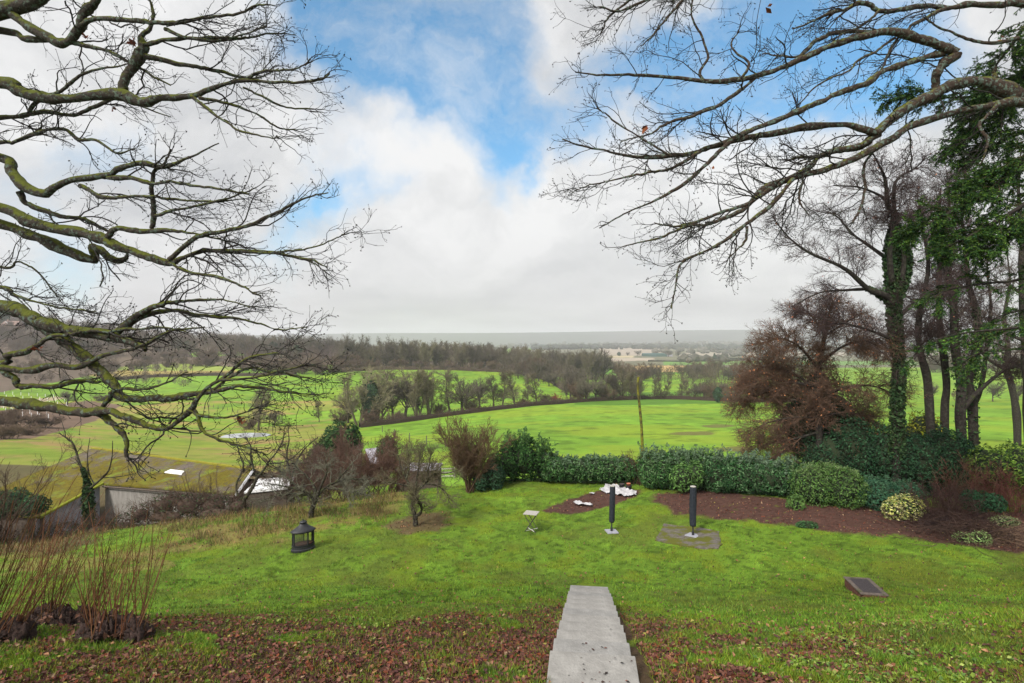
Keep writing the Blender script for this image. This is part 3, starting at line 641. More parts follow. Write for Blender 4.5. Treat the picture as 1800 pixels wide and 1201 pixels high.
oakR = build_oak('oak_tree', 'bare oak reaching in from the upper right with thin arching boughs', RO,
    [(10.6, 7.7, gzr-.3, .8), (10.5, 7.6, gzr+.9, .5), (10.2, 7.5, gzr+2.6, .42), (9.7, 7.3, 9.4, .36), (9.5, 7.3, 11, .3), (9.4, 7.2, 13.5, .2), (9.2, 7.2, 16, .08)], 12, M_OAKBARK2, -1, 1.12,
    leafpos=[(1132, 228, 6.3, 4), (1112, 224, 6.3, 2), (1247, 300, 6.3, 3), (1225, 306, 6.3, 1), (1350, 14, 6.6, 2), (1758, 66, 6.9, 2)])
# ================================================================ the garden
M_STONE = pmat('step_stone', (.20, .192, .18), (.28, .27, .255), 5, .75, .7, 30, .3, third=((.125, .12, .115), .56))
M_STONE2 = pmat('step_stone_dark', (.185, .18, .172), (.25, .244, .235), 6, .75, .7, 30, .3, third=((.22, .21, .195), .6))
M_BLACK = pmat('black_iron', (.010, .011, .016), (.022, .022, .026), 30, .5, .4, 90, .4)
M_RUST = pmat('rust', (.10, .045, .025), (.05, .025, .018), 18, .85, .5)
M_MESHW = pmat('wire_mesh', (.03, .035, .035), (.05, .05, .045), 30, .6)
M_TABLE = pmat('weathered_wood', (.27, .255, .235), (.36, .34, .31), 14, .7, .4)
M_DKWOOD = pmat('dark_leg', (.035, .032, .03), (.06, .055, .05), 20, .7)
M_PALE = pmat('pale_strut', (.45, .44, .42), (.55, .54, .52), 20, .6)
M_COVER = pmat('parasol_cover', (.010, .013, .020), (.020, .024, .033), 12, .75, .5, 25, .25)
M_PLATE = pmat('galvanised_plate', (.22, .22, .26), (.32, .32, .36), 18, .5, .2)
M_CONC = pmat('mossy_concrete', (.085, .075, .066), (.14, .125, .108), 7, .9, .8, 40, .2, third=((.085, .088, .012), .44))
M_BRICK = pmat('old_brick', (.075, .032, .026), (.13, .06, .04), 14, .9, .9, 40, .2, third=((.045, .05, .018), .6))
M_MORTAR = pmat('mortar_rim', (.085, .068, .058), (.135, .108, .092), 14, .9, .8, 40, third=((.05, .06, .015), .55))
M_FLEECE = pmat('white_fleece', (.30, .295, .31), (.46, .45, .465), 9, .7, .8, 18)
M_POT = pmat('black_plastic_pot', (.022, .022, .024), (.035, .035, .035), 10, .5)
M_TERRA = pmat('terracotta', (.30, .10, .06), (.38, .14, .08), 12, .8)
M_CORE = pmat('shaded_core', (.010, .018, .006), (.018, .026, .010), 6, .9, 1.)  # near-black green: the shade inside a bush put into the colour
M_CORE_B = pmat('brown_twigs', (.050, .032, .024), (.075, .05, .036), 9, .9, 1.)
rg = np.random.default_rng(21)

# ---- stone steps going down the bank
st = empty('stone_steps', (1.6, 11, z1(1.6, 11)), math.atan(-.132)*0, 'straight flight of weathered grey stone steps going down the grassy bank', 'steps')
o0 = np.array(st.location); NST = 12
for i in range(NST):
    y = 5.9+i*.77; z = .5+(15.9-y)*.335-.10; x = .95+(y-6.3)*.132
    def bld(bm, i=i):
        w_ = .96+rg.uniform(-.015, .02)
        vs = [(-w_/2, 0), (w_/2, 0), (w_/2, .84), (-w_/2, .84)]
        r = box(bm, (rg.uniform(-.008, .008), .42, -.16), (w_, .84, .32), Matrix.Rotation(-.13+rg.uniform(-.012, .012), 3, 'Z'))
        r2 = box(bm, (0, .44, .022), (w_+.04, .86, .044), Matrix.Rotation(-.13+rg.uniform(-.012, .012), 3, 'Z'))
        for v in r2['verts']: v.co.z += rg.uniform(-.006, .006); v.co.x += rg.uniform(-.007, .007); v.co.y += rg.uniform(-.012, .012)
    so_ = bmobj('step', bld, [M_STONE, M_STONE, M_STONE2][int(rg.integers(0, 3))], st, bevel=.012, loc=Vector((x, y, z))-Vector(o0))

# ---- black patio fireplace
fp = onground(533, 967); fr = empty('patio_fireplace', tuple(fp-[0, 0, .02]), math.radians(38), 'black metal lantern-shaped patio fireplace standing on the lawn', 'fireplace')
ex, ey = 1.0, .62
bmobj('base', lambda bm: lathe(bm, [(.40, 0), (.42, .03), (.42, .09), (.39, .11), (.385, .20), (.40, .215), (.40, .23), (.0, .23)], 32, ex, ey), M_BLACK, fr, smooth=False)
bmobj('ash_bowl', lambda bm: lathe(bm, [(.33, .232), (.35, .27), (.33, .262), (.05, .245), (.0, .245)], 28, ex, ey), M_RUST, fr, True)
for a in (20, 75, 160, 200, 285, 340):
    x, y = .365*math.cos(math.radians(a))*ex, .365*math.sin(math.radians(a))*ey
    bmobj('post', lambda bm, x=x, y=y: box(bm, (x, y, .45), (.045, .035, .46), Matrix.Rotation(math.radians(a), 3, 'Z')), M_BLACK, fr)
def meshpanel(a0, a1):
    def b(bm):
        pt = lambda a, z: (.36*math.cos(a)*ex, .36*math.sin(a)*ey, z)
        for k in range(13):
            a = a0+(a1-a0)*k/12; bar(bm, pt(a, .235), pt(a, .665), .0035, 4)
        for z in np.linspace(.25, .66, 14):
            for k in range(6): bar(bm, pt(a0+(a1-a0)*k/6, z), pt(a0+(a1-a0)*(k+1)/6, z), .0035, 4)
    return b
for a0, a1 in ((-20, 20), (75, 160), (200, 285)): bmobj('mesh_panel', meshpanel(math.radians(a0), math.radians(a1)), M_MESHW, fr)
bmobj('top_rim', lambda bm: lathe(bm, [(.39, .66), (.40, .665), (.40, .71), (.36, .71), (.36, .66)], 32, ex, ey, False), M_BLACK, fr)
bmobj('roof', lambda bm: lathe(bm, [(.44, .70), (.445, .712), (.36, .765), (.27, .82), (.19, .875), (.135, .93), (.12, .965), (.0, .965)], 36, ex, ey*1.03), M_BLACK, fr, True)
ch = bmobj('chimney_cap', lambda bm: lathe(bm, [(.115, .955), (.115, .985), (.135, .99), (.14, 1.0), (.09, 1.045), (.02, 1.06), (.0, 1.06)], 24, ex, .8), M_BLACK, fr, True)
bmobj('finial', lambda bm: lathe(bm, [(.012, 1.05), (.012, 1.075), (.022, 1.085), (.018, 1.105), (.0, 1.11)], 10), M_BLACK, ch, True)

# ---- folding table
tp = onground(934, 934); tb = empty('folding_table', tuple(tp), math.radians(-17), 'small square folding garden table with grey top on the lawn', 'table')
def slats(bm):
    for k in range(7): box(bm, (0, -.225+.075*k, .715+rg.uniform(-.002, .002)), (.54, .069, .018))
    for x in (-.24, .24): box(bm, (x, 0, .695), (.03, .50, .022))
bmobj('table_top', slats, M_TABLE, tb, bevel=.002)
for s in (-1, 1):
    y = .20*s
    bmobj('leg', lambda bm: bar(bm, (-.23, y, .69), (.22, y, 0), .014, 6), M_DKWOOD, tb)
    bmobj('leg', lambda bm: bar(bm, (.23, y-.032*s, .69), (-.22, y-.032*s, 0), .014, 6), M_DKWOOD, tb)
bmobj('stretcher', lambda bm: (bar(bm, (.2, -.20, .04), (-.2, .17, .07), .012, 6), bar(bm, (-.2, -.168, .04), (.2, .2, .07), .012, 6)), M_PALE, tb)

# ---- two wrapped parasols
def parasol(u, v, h, r, label, seed, plate):
    q = np.random.default_rng(seed)
    b = onground(u, v); root = empty('garden_parasol', tuple(b-[0, 0, .01]), q.uniform(0, 1), label, 'parasol', 'closed black garden parasols')
    bmobj('base_plate', lambda bm: box(bm, (0, 0, .035), (plate, plate, .05)), M_PLATE, root, bevel=.008)
    bmobj('pole', lambda bm: (bar(bm, (0, 0, .06), (0, 0, .62), .026, 12), bar(bm, (0, 0, .06), (0, 0, .20), .045, 12)), M_BLACK, root, bevel=.003)
    def cov(bm):
        seg = 28; rows = 26; R = []
        for j in range(rows):
            t = j/(rows-1); z = .40+(h-.40)*t
            rr = r*(.90+.10*math.sin(t*3)) * (1 if 0 < j < rows-1 else .9)
            R.append([bm.verts.new((rr*(1+.09*math.sin(7*a+3*t)+.05*math.sin(3*a+5*t))*math.cos(a), rr*(1+.09*math.sin(7*a+3*t)+.05*math.sin(3*a+5*t))*math.sin(a), z)) for a in np.linspace(0, 2*math.pi, seg, endpoint=False)])
        for a, c in zip(R, R[1:]):
            for k in range(seg): bm.faces.new((a[k], a[(k+1) % seg], c[(k+1) % seg], c[k]))
        bm.faces.new(R[0][::-1]); bm.faces.new(R[-1])
    c = bmobj('cover', cov, M_COVER, root, True)
    bmobj('seam', lambda bm: (box(bm, (r*1.02, 0, (h+.42)/2), (.02, .025, h-.46))), M_COVER, c, bevel=.004)
    bmobj('cap', lambda bm: lathe(bm, [(r*.93, h-.01), (r*.88, h+.012), (r*.5, h+.03), (0, h+.035)], 20), M_TABLE, root, True)
    root.rotation_euler = (math.radians(q.uniform(-.6, .6)), math.radians(1.0), q.uniform(0, 1))
parasol(1075, 936, 1.83, .105, 'closed black parasol on grey plate on the lawn beside the vegetable bed', 1, .44)
parasol(1218, 943, 1.92, .125, 'closed black parasol standing on the mossy concrete slab', 2, .46)

# ---- mossy slab under the second parasol
sl = world_of([(1152, 951), (1167, 922), (1200, 926), (1236, 930), (1264, 936), (1268, 958), (1262, 966), (1238, 966), (1190, 959)])
def slab(bm):
    z0 = z1(*sl.mean(0)); c = sl.mean(0)
    pts = []
    for k in range(len(sl)):
        a, b = sl[k], sl[(k+1) % len(sl)]
        for t in np.linspace(0, 1, 7)[:-1]:
            p = a+(b-a)*t+rg.normal(0, .018, 2); pts.append(p)
    top = [bm.verts.new((*p, z1(*p)+.035)) for p in pts]; bot = [bm.verts.new((*p, z1(*p)-.1)) for p in pts]
    f = bm.faces.new(top)
    if f.normal.z < 0: f.normal_flip()
    for k in range(len(pts)): bm.faces.new((bot[k], bot[(k+1) % len(pts)], top[(k+1) % len(pts)], top[k]))
    bmesh.ops.recalc_face_normals(bm, faces=bm.faces)
tag(bmobj('concrete_slab', slab, M_CONC), 'broken mossy concrete slab set in the lawn under a parasol', 'slab')

# ---- brick inspection chamber with cast cover
mh = onground(1521, 1042)[:2]; zt = z1(*mh)
mr = empty('inspection_chamber', (mh[0], mh[1], zt), math.radians(-9), 'low brick inspection chamber with a dark metal cover on the lawn', 'drain cover')
def bricks(bm):
    for row in range(3):
        for side in range(4):
            Lx = 1.0 if side % 2 == 0 else .56
            n = 5 if side % 2 == 0 else 3
            for k in range(n):
                t = (k+.5)/n*Lx-Lx/2
                off = .28 if side % 2 == 0 else .50
                c = [(off, t), (t, off), (-off, t), (t, -off)][side]
                s = (.11, Lx/n-.012, .066) if side % 2 == 0 else (Lx/n-.012, .11, .066)
                box(bm, (c[0]+rg.uniform(-.006, .006), c[1]+rg.uniform(-.006, .006), -.02+row*.076), s)
bmobj('brick_base', bricks, M_BRICK, mr, bevel=.006)
bmobj('rim', lambda bm: [box(bm, (x, y, .175), s) for x, y, s in ((-.29, 0, (.11, 1.12, .035)), (.29, 0, (.11, 1.12, .035)), (0, -.505, (.47, .11, .033)), (0, .505, (.47, .11, .033)))], M_MORTAR, mr, bevel=.008)
def cover(bm):
    box(bm, (0, 0, .178), (.47, .90, .03))
    for k in range(15): box(bm, (-.21+k*.03, 0, .197), (.012, .86, .010))
    for y in (-.25, .25): box(bm, (0, y, .199), (.10, .035, .012))
bmobj('metal_cover', cover, pmat('cast_iron', (.045, .04, .042), (.075, .062, .066), 25, .6, .4), mr)

# ---- fleece sheets, flower pots
def fleece(name, label, outline, hgt, seed):
    q = np.random.default_rng(seed); ol = world_of(outline); c = ol.mean(0)
    n = 46; lo, hi = ol.min(0)-.1, ol.max(0)+.1
    gx_, gy_ = np.meshgrid(np.linspace(lo[0], hi[0], n), np.linspace(lo[1], hi[1], n)); a, b = gx_.ravel(), gy_.ravel()
    ins = inpoly(a+(fbm(a*3, b*3, 3, seed)-.5)*.25, b+(fbm(a*3+9, b*3, 3, seed)-.5)*.25, ol)
    z = zg(a, b)+.025+hgt*(.35+.65*np.abs(fbm(a*1.6, b*1.6, 4, seed+3)*2-1)*1.6)*sstep(.0, .35, np.minimum(1, fbm(a*.9, b*.9, 2, seed+5)))
    z += hgt*.45*(np.abs(np.sin(a*7+4*fbm(a*2, b*2, 2, 8)))**3)+hgt*.8*(fbm(a*9, b*9, 3, 18)-.5)
    i = (np.arange(n-1)[:, None]*n+np.arange(n-1)[None]).ravel(); Qs = np.stack([i, i+1, i+n+1, i+n], 1)
    Qs = Qs[ins[Qs].all(1)]
    used = np.unique(Qs); mp = -np.ones(n*n, int); mp[used] = np.arange(len(used))
    return tag(mesh(name, np.stack([a, b, z], 1)[used], mp[Qs], M_FLEECE), label, 'garden fleece')
fleece('fleece_sheet', 'large crumpled white sheet at the far end of the vegetable bed', [(1052, 866), (1062, 857), (1068, 853), (1090, 858), (1108, 864), (1122, 869), (1118, 873), (1098, 876), (1075, 870)], .13, 31)
fleece('fleece_sheet', 'narrow white strip of fleece across the middle of the vegetable bed', [(1006, 888), (1013, 885), (1026, 887), (1040, 889), (1040, 893), (1020, 891)], .12, 37)
fleece('fleece_sheet', 'tiny white scrap of fleece at the left edge of the vegetable bed', [(1036, 869), (1042, 867), (1046, 868), (1046, 871), (1038, 871)], .05, 39)
def pot(u, v, h, r, mat, label, extra=None):
    b = onground(u, v); root = empty('flower_pot', tuple(b-[0, 0, .02]), 0, label, 'flower pot', 'pots beside the vegetable bed')
    bmobj('pot', lambda bm: lathe(bm, [(r*.78, 0), (r, h*.92), (r*1.08, h*.92), (r*1.08, h), (r*.95, h), (r*.9, h*.9), (0, h*.9)], 20), mat, root, True)
    bmobj('soil', lambda bm: lathe(bm, [(r*.9, h*.905), (0, h*.93)], 14, cap=False), M_CORE_B, root, True)
    if extra: bmobj('small_pot', lambda bm: lathe(bm, [(r*.55, h*.93), (r*.62, h*1.25), (r*.70, h*1.25), (r*.70, h*1.36), (r*.55, h*1.36), (0, h*1.2)], 16), extra, root, True)
pot(1093, 860, .30, .15, M_POT, 'plain black flower pot behind the large white sheet')
pot(1105, 863, .30, .16, M_POT, 'black flower pot topped with a small terracotta pot', M_TERRA)

# ---- leafy shrubs and hedges
def lumpy(c, r, seed, sub=3, amp=.22, fr=1.3):
    bm = bmesh.new(); bmesh.ops.create_icosphere(bm, subdivisions=sub, radius=1)
    v = np.array([x.co[:] for x in bm.verts]); f = np.array([[x.index for x in p.verts] for p in bm.faces]); bm.free()
    q = v*fr+seed
    d = 1+amp*((fbm(q[:, 0]+q[:, 2]*.7, q[:, 1]-q[:, 2]*.6, 3, seed)-.5)*2)
    return v*d[:, None]*np.asarray(r)+np.asarray(c), f
def bush(name, label, cat, blobs, n, size, cols, seed, asp=.42, sticks=None, rag=.34, mat=None, core=None, group=None, shoots=None, fill=.0, up=.35, jit=.6, var=.25, corescale=.78):
    """blobs: list of (x, y, z, rx, ry, rz); leaves cover their surface, a solid core, by default coloured dark as inner shade, fills them"""
    rng = np.random.default_rng(seed); bl = np.array(blobs, float)
    base = np.array([bl[:, 0].mean(), bl[:, 1].mean(), 0.]); base[2] = z1(base[0], base[1])
    root = empty(name, tuple(base), 0, label, cat, group)
    V = []; Fc = []; o = 0
    for k, b in enumerate(bl):
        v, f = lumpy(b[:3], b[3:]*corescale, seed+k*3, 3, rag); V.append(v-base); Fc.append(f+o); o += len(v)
    mesh('branches', np.concatenate(V), np.concatenate(Fc), core or M_CORE, root)  # solid filler for the interior; default colour carries its shade
    area = (bl[:, 3]*bl[:, 4]+bl[:, 3]*bl[:, 5]+bl[:, 4]*bl[:, 5]); k = rng.choice(len(bl), int(n*1.5), p=area/area.sum())
    d = nrm(rng.normal(0, 1, (len(k), 3))); b = bl[k]
    q = d*1.3+seed
    amp = 1+rag*((np.where(True, fbm(q[:, 0]+q[:, 2]*.7, q[:, 1]-q[:, 2]*.6, 3, seed), 0)-.5)*2)+.22*(fbm(d[:, 0]*5+k*3, d[:, 1]*5+d[:, 2]*4, 2, seed+2)-.5)
    rr = amp*(1-rng.random(len(k))**2*(.30+fill))*rng.uniform(.97, 1.07, len(k))
    p = b[:, :3]+d*b[:, 3:]*rr[:, None]
    inside = np.zeros(len(p), bool)
    for j, bb in enumerate(bl):
        inside |= (((p-bb[:3])/(bb[3:]*.86))**2).sum(1) < (1 if True else 0)
    inside &= rng.random(len(p)) < .85
    gz = zg(p[:, 0], p[:, 1]); ok = ~inside & (p[:, 2] > gz+.02); p = p[ok]; d = d[ok]
    p, d = p[:n], d[:n]
    lv, lf = leaves(rng, p-base, d+[0, 0, up], size, asp, jit)
    c = pick(rng, len(p), cols, var)
    cl = fbm(p[:, 0]*1.6+p[:, 2], p[:, 1]*1.6+p[:, 2]*1.3, 3, seed)[:, None]
    c = c*(.6+.8*cl)
    mesh('foliage', lv, lf, mat or M_VEG, root, col=np.repeat(c, 4, 0), smooth=False)
    if sticks:
        ns, hl, ctw = sticks
        t = rng.integers(0, len(p), ns)
        S, R = grow(rng, p[t]*.9+(bl[:, :3].mean(0))*.1-base-[0, 0, .1], d[t]*[1, 1, .4]+[0, 0, .7]+rng.normal(0, .45, (ns, 3)), rng.uniform(.4, 1.2, ns)*hl, np.full(ns, .009), 6, .16, (0, 0, -.1))
        S2, R2 = spawn(rng, S, R, 3, 40, 12, lf=.4, rf=.7, nseg=4, wig=.2, rmin=.006)
        v, f = tubes([(S, R, 4), (S2, R2, 3)])
        mesh('twigs', v, f, M_VEG, root, col=np.clip(np.tile(ctw, (len(v), 1))*(1+.2*rng.normal(0, 1, (len(v), 1))), .004, 1))
    if shoots:
        ns, hl, ctop = shoots
        t = rng.choice(len(p), ns, p=np.maximum(d[:, 2]-.3, .001)/np.maximum(d[:, 2]-.3, .001).sum())
        S, R = grow(rng, p[t]-[0, 0, .15]-base, np.tile([0.05, 0, 1.], (ns, 1))+rng.normal(0, .16, (ns, 3)), rng.uniform(.5, 1.2, ns)*hl, np.full(ns, .008), 6, .08, (0, 0, .1))
        v, f = tubes([(S, R, 4)])
        lp = (S[:, 2:]+rng.normal(0, .03, S[:, 2:].shape)).reshape(-1, 3); lp = np.repeat(lp, 4, 0)+rng.normal(0, .045, (len(lp)*4, 3))
        lv, lf = leaves(rng, lp, rng.normal(0, 1, lp.shape)+[0, 0, .5], size, .35, .5)
        cc = np.concatenate([np.tile([.05, .05, .02], (len(v), 1)), np.repeat(pick(rng, len(lp), ctop, .2), 4, 0)])
        mesh('shoots', np.concatenate([v, lv]), [f, lf+len(v)], mat or M_VEG, root, col=cc, smooth=False)
    return root
def bpx(u, vt, vb, d, wpx, dep, squash=1.0):
    """blob covering photo columns u +- wpx and rows vt..vb at distance d, depth radius dep"""
    x = (u-U0)/F*d; zt_ = ZC-(vt-V0)/F*d; zb = ZC-(vb-V0)/F*d
    return (x, d, (zt_+zb)/2, wpx/F*d, dep, (zt_-zb)/2*squash)
LAUREL = [(.010, .038, .008), (.018, .060, .012), (.032, .085, .018), (.050, .115, .030)]
LAURB = [(.016, .056, .014), (.030, .084, .022), (.052, .115, .032), (.090, .155, .065)]
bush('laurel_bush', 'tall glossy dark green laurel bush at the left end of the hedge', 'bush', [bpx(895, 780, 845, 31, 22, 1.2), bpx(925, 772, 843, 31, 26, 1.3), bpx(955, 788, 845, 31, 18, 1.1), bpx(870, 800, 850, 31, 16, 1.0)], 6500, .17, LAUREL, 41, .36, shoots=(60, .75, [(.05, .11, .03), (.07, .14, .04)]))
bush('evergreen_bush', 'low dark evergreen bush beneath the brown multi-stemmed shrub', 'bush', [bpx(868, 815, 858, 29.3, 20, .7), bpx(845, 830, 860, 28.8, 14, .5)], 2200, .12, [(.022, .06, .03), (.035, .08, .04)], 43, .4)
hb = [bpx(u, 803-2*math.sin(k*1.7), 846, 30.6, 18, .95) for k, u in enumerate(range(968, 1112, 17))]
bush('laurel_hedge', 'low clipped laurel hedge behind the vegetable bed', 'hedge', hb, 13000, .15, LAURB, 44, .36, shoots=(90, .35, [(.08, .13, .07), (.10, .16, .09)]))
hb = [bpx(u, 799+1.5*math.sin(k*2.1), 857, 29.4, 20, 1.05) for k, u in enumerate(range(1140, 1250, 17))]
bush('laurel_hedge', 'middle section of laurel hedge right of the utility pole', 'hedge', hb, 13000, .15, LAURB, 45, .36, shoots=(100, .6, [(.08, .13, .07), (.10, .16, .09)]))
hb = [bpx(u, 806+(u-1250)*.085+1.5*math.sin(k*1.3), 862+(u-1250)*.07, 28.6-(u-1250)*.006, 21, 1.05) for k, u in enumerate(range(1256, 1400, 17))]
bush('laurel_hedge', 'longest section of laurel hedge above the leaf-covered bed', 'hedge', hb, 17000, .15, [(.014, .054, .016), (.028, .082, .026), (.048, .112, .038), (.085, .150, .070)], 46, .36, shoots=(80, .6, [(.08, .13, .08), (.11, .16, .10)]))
bush('young_shrub', 'loose light green shrub sprawling in front of the hedge', 'bush', [bpx(1200, 818, 862, 28, 20, .6), bpx(1222, 812, 855, 28, 12, .5)], 1500, .13, [(.07, .15, .035), (.10, .19, .05)], 47, .4, fill=.5, corescale=.7)
bush('privet_bush', 'rounded yellow-green bush ending the hedge on the right', 'bush', [bpx(1425, 822, 888, 26.8, 34, 1.2), bpx(1475, 824, 890, 26.4, 38, 1.2), bpx(1450, 815, 880, 27.4, 40, 1.1)], 9500, .11, [(.05, .11, .02), (.075, .15, .03), (.10, .17, .05), (.035, .08, .025)], 48, .42, shoots=(80, .3, [(.10, .17, .05), (.13, .18, .08)]))
bush('privet_bush', 'short leafy shrub at the foot of the rounded yellow-green bush', 'bush', [bpx(1398, 870, 905, 25.6, 15, .4)], 900, .12, [(.06, .12, .03), (.09, .16, .04)], 49, .4, fill=.4, corescale=.5)
bush('low_shrub', 'low blue-green shrub between the rounded bush and the dark hollies', 'bush', [bpx(1545, 842, 895, 25.8, 34, 1.0), bpx(1590, 848, 895, 25.4, 30, .9)], 5500, .11, [(.022, .075, .04), (.035, .10, .055), (.05, .12, .06)], 50, .45, shoots=(40, .35, [(.05, .11, .06)]))
bush('variegated_shrub', 'small cream and yellow variegated shrub at the edge of the bed', 'bush', [bpx(1592, 872, 916, 24, 28, .65), bpx(1570, 880, 915, 24, 14, .5)], 2600, .095, [(.50, .47, .17), (.42, .42, .12), (.30, .36, .08), (.12, .18, .04), (.55, .53, .28)], 51, .55, fill=.25)
HOL = [(.006, .026, .010), (.010, .038, .016), (.018, .055, .022), (.030, .075, .034)]
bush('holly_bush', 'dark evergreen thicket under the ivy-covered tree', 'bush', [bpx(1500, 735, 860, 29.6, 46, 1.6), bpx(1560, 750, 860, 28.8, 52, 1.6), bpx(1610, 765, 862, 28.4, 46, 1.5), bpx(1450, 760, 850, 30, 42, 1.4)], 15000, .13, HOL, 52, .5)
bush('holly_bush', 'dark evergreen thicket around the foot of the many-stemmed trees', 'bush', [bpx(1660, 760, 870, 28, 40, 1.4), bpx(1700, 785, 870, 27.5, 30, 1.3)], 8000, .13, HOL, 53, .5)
bush('laurel_bush', 'yellow-green leafy shrub at the right edge below the trees', 'bush', [bpx(1745, 785, 860, 26, 32, 1.2), bpx(1790, 778, 870, 25.5, 34, 1.2), bpx(1835, 790, 880, 25, 34, 1.3)], 7000, .15, [(.07, .13, .018), (.10, .17, .025), (.15, .22, .04), (.04, .09, .02)], 54, .38, fill=.25)
bush('fern_clump', 'small dark green clump at the lawn edge of the leaf-covered bed', 'plant', [bpx(1418, 917, 933, 23, 20, .25)], 700, .11, [(.03, .085, .03), (.05, .11, .04)], 55, .3, fill=.4)
bush('ivy_mound', 'trailing ivy among the cut branches on the right', 'plant', [bpx(1715, 862, 900, 24, 26, .5), bpx(1745, 868, 898, 23.6, 18, .5)], 1600, .10, [(.02, .07, .03), (.03, .09, .04)], 56, .6)
bush('euonymus_shrub', 'pale variegated sprig lying on the brush pile', 'bush', [bpx(1768, 908, 925, 21.8, 24, .35)], 700, .08, [(.26, .28, .15), (.18, .22, .10), (.09, .13, .04)], 57, .5, fill=.4, corescale=.6)
bush('spurge_plant', 'light green leafy plant at the front of the brush pile', 'plant', [bpx(1722, 935, 962, 20.9, 16, .35), bpx(1690, 938, 955, 21.2, 12, .3)], 500, .12, [(.16, .25, .08), (.22, .30, .12)], 58, .28, fill=.5, corescale=.4)
bush('yew_bush', 'large dark evergreen mass rising behind the red-brown scrub by the barn', 'bush', [bpx(592, 738, 840, 38, 24, 1.7), bpx(617, 744, 830, 38, 17, 1.4), bpx(568, 772, 850, 37, 24, 1.5), bpx(600, 795, 860, 36, 28, 1.4)], 9000, .19, [(.018, .050, .016), (.028, .068, .02), (.045, .085, .025)], 59, .5)
bush('box_ball', 'small round evergreen bush beside the slate-roofed shed', 'bush', [bpx(679, 768, 812, 46, 17, 1.0), bpx(683, 785, 820, 45.6, 15, .9)], 2600, .16, [(.018, .055, .018), (.03, .075, .025)], 60, .5, sticks=(40, .5, (.03, .06, .02)))
bush('ivy_bank', 'dark ivy heap spilling over the low left end of the barn roof', 'bush', [bpx(20, 862, 912, 30.5, 34, 1.0), bpx(60, 872, 905, 30, 18, .8), bpx(-30, 865, 920, 30, 40, 1.2)], 3600, .15, [(.015, .055, .022), (.028, .075, .03), (.04, .095, .04)], 62, .5)
bush('bramble_patch', 'green and brown bramble sprawling against the long barn wall', 'bush', [bpx(248, 884, 925, 28.6, 26, .8), bpx(285, 868, 920, 28.8, 32, .8), bpx(330, 866, 915, 28.8, 34, .8), bpx(375, 868, 912, 28.8, 34, .8), bpx(420, 872, 908, 28.8, 26, .7), bpx(305, 862, 900, 29.6, 40, .6), bpx(370, 864, 900, 29.6, 40, .6), bpx(290, 892, 926, 28, 50, .5), bpx(380, 888, 918, 28, 50, .5)], 9000, .10, [(.03, .06, .022), (.05, .09, .032), (.06, .045, .028), (.075, .042, .026), (.045, .03, .02)], 63, .5, core=M_CORE_B, fill=.75, corescale=.52, sticks=(900, .9, (.085, .055, .042)))
bush('bramble_patch', 'dark bramble along the foot of the grey barn gable', 'bush', [bpx(110, 922, 965, 26.5, 44, .9), bpx(170, 916, 950, 26.5, 34, .8), bpx(215, 905, 945, 27, 30, .7), bpx(40, 930, 990, 25.5, 44, .9), bpx(-30, 935, 1000, 25, 44, .9)], 7500, .10, [(.022, .055, .018), (.035, .075, .026), (.05, .036, .022), (.04, .026, .018)], 64, .5, core=M_CORE_B, fill=.75, corescale=.38, sticks=(900, .9, (.075, .046, .036)))

# ---- bare twiggy shrubs
def twigshrub(name, label, cat, u, d, h, nst, spread, col, seed, lean=(0, 0, 0), r0=.018, width=.25, d2=5., d3=8., l2=.5, l3=.22, wig=.10, ang=32, base=None, trop=.15, group=None, minr=.005, leafy=None, part='stems'):
    rng = np.random.default_rng(seed)
    b = gp(u, d) if base is None else np.asarray(base, float)
    root = empty(name, tuple(b), 0, label, cat, group)
    s = rng.normal(0, width, (nst, 3)); s[:, 2] = -.05
    a = rng.uniform(0, 2*np.pi, nst); sp = np.abs(rng.normal(spread, spread*.5, nst))
    dr = np.stack([np.cos(a)*sp, np.sin(a)*sp, np.ones(nst)], 1)+np.asarray(lean)
    P0, R0 = grow(rng, s, dr, h*rng.uniform(.6, 1.1, nst), np.full(nst, r0)*rng.uniform(.6, 1.2, nst), 9, wig, (0, 0, trop))
    bt = [(P0, R0, 6)]
    P1, R1 = spawn(rng, P0, R0, 0, ang, 10, lf=.42, rf=.6, nseg=6, wig=wig*1.2, trop=(0, 0, trop*1.2), t0=.2, dens=d2*1.3, rmin=minr*1.2, L=l2*h*.6)
    P2, R2 = spawn(rng, P1, R1, 0, ang, 10, rf=.6, nseg=5, wig=wig*1.4, trop=(0, 0, trop), t0=.15, dens=d2*1.6, rmin=minr*1.1, L=l3*h*.6)
    P3, R3 = spawn(rng, P2, R2, 0, ang, 12, rf=.7, nseg=3, wig=.2, t0=.2, dens=d3*1.6, rmin=minr*.95, L=l3*h*.28)
    v0, f0 = tubes([(P0, R0, 6)])
    mesh('stem', v0, f0, M_VEG, root, col=np.tile(np.array(col)*.75, (len(v0), 1))*(1+.2*rng.normal(0, 1, (len(v0), 1))))
    v, f = tubes([(P1, R1, 4), (P2, R2, 3), (P3, R3, 3)])
    mesh('twigs', v, f, M_VEG, root, col=np.clip(np.tile(col, (len(v), 1))*(1+.12*rng.normal(0, 1, (len(v), 1))), .004, 1))
    if leafy:
        n, sz, cols = leafy; pool = np.concatenate([P1.reshape(-1, 3), P2.reshape(-1, 3)]); p = pool[rng.integers(0, len(pool), n)]+rng.normal(0, .04, (n, 3))
        lv, lf = leaves(rng, p, rng.normal(0, 1, p.shape), sz, .5, .6)
        mesh('foliage', lv, lf, M_VEG, root, col=np.repeat(pick(rng, n, cols), 4, 0), smooth=False)
    return root
BR = (.085, .052, .036); RB = (.125, .062, .045); GR = (.095, .090, .062); DB = (.045, .030, .024)
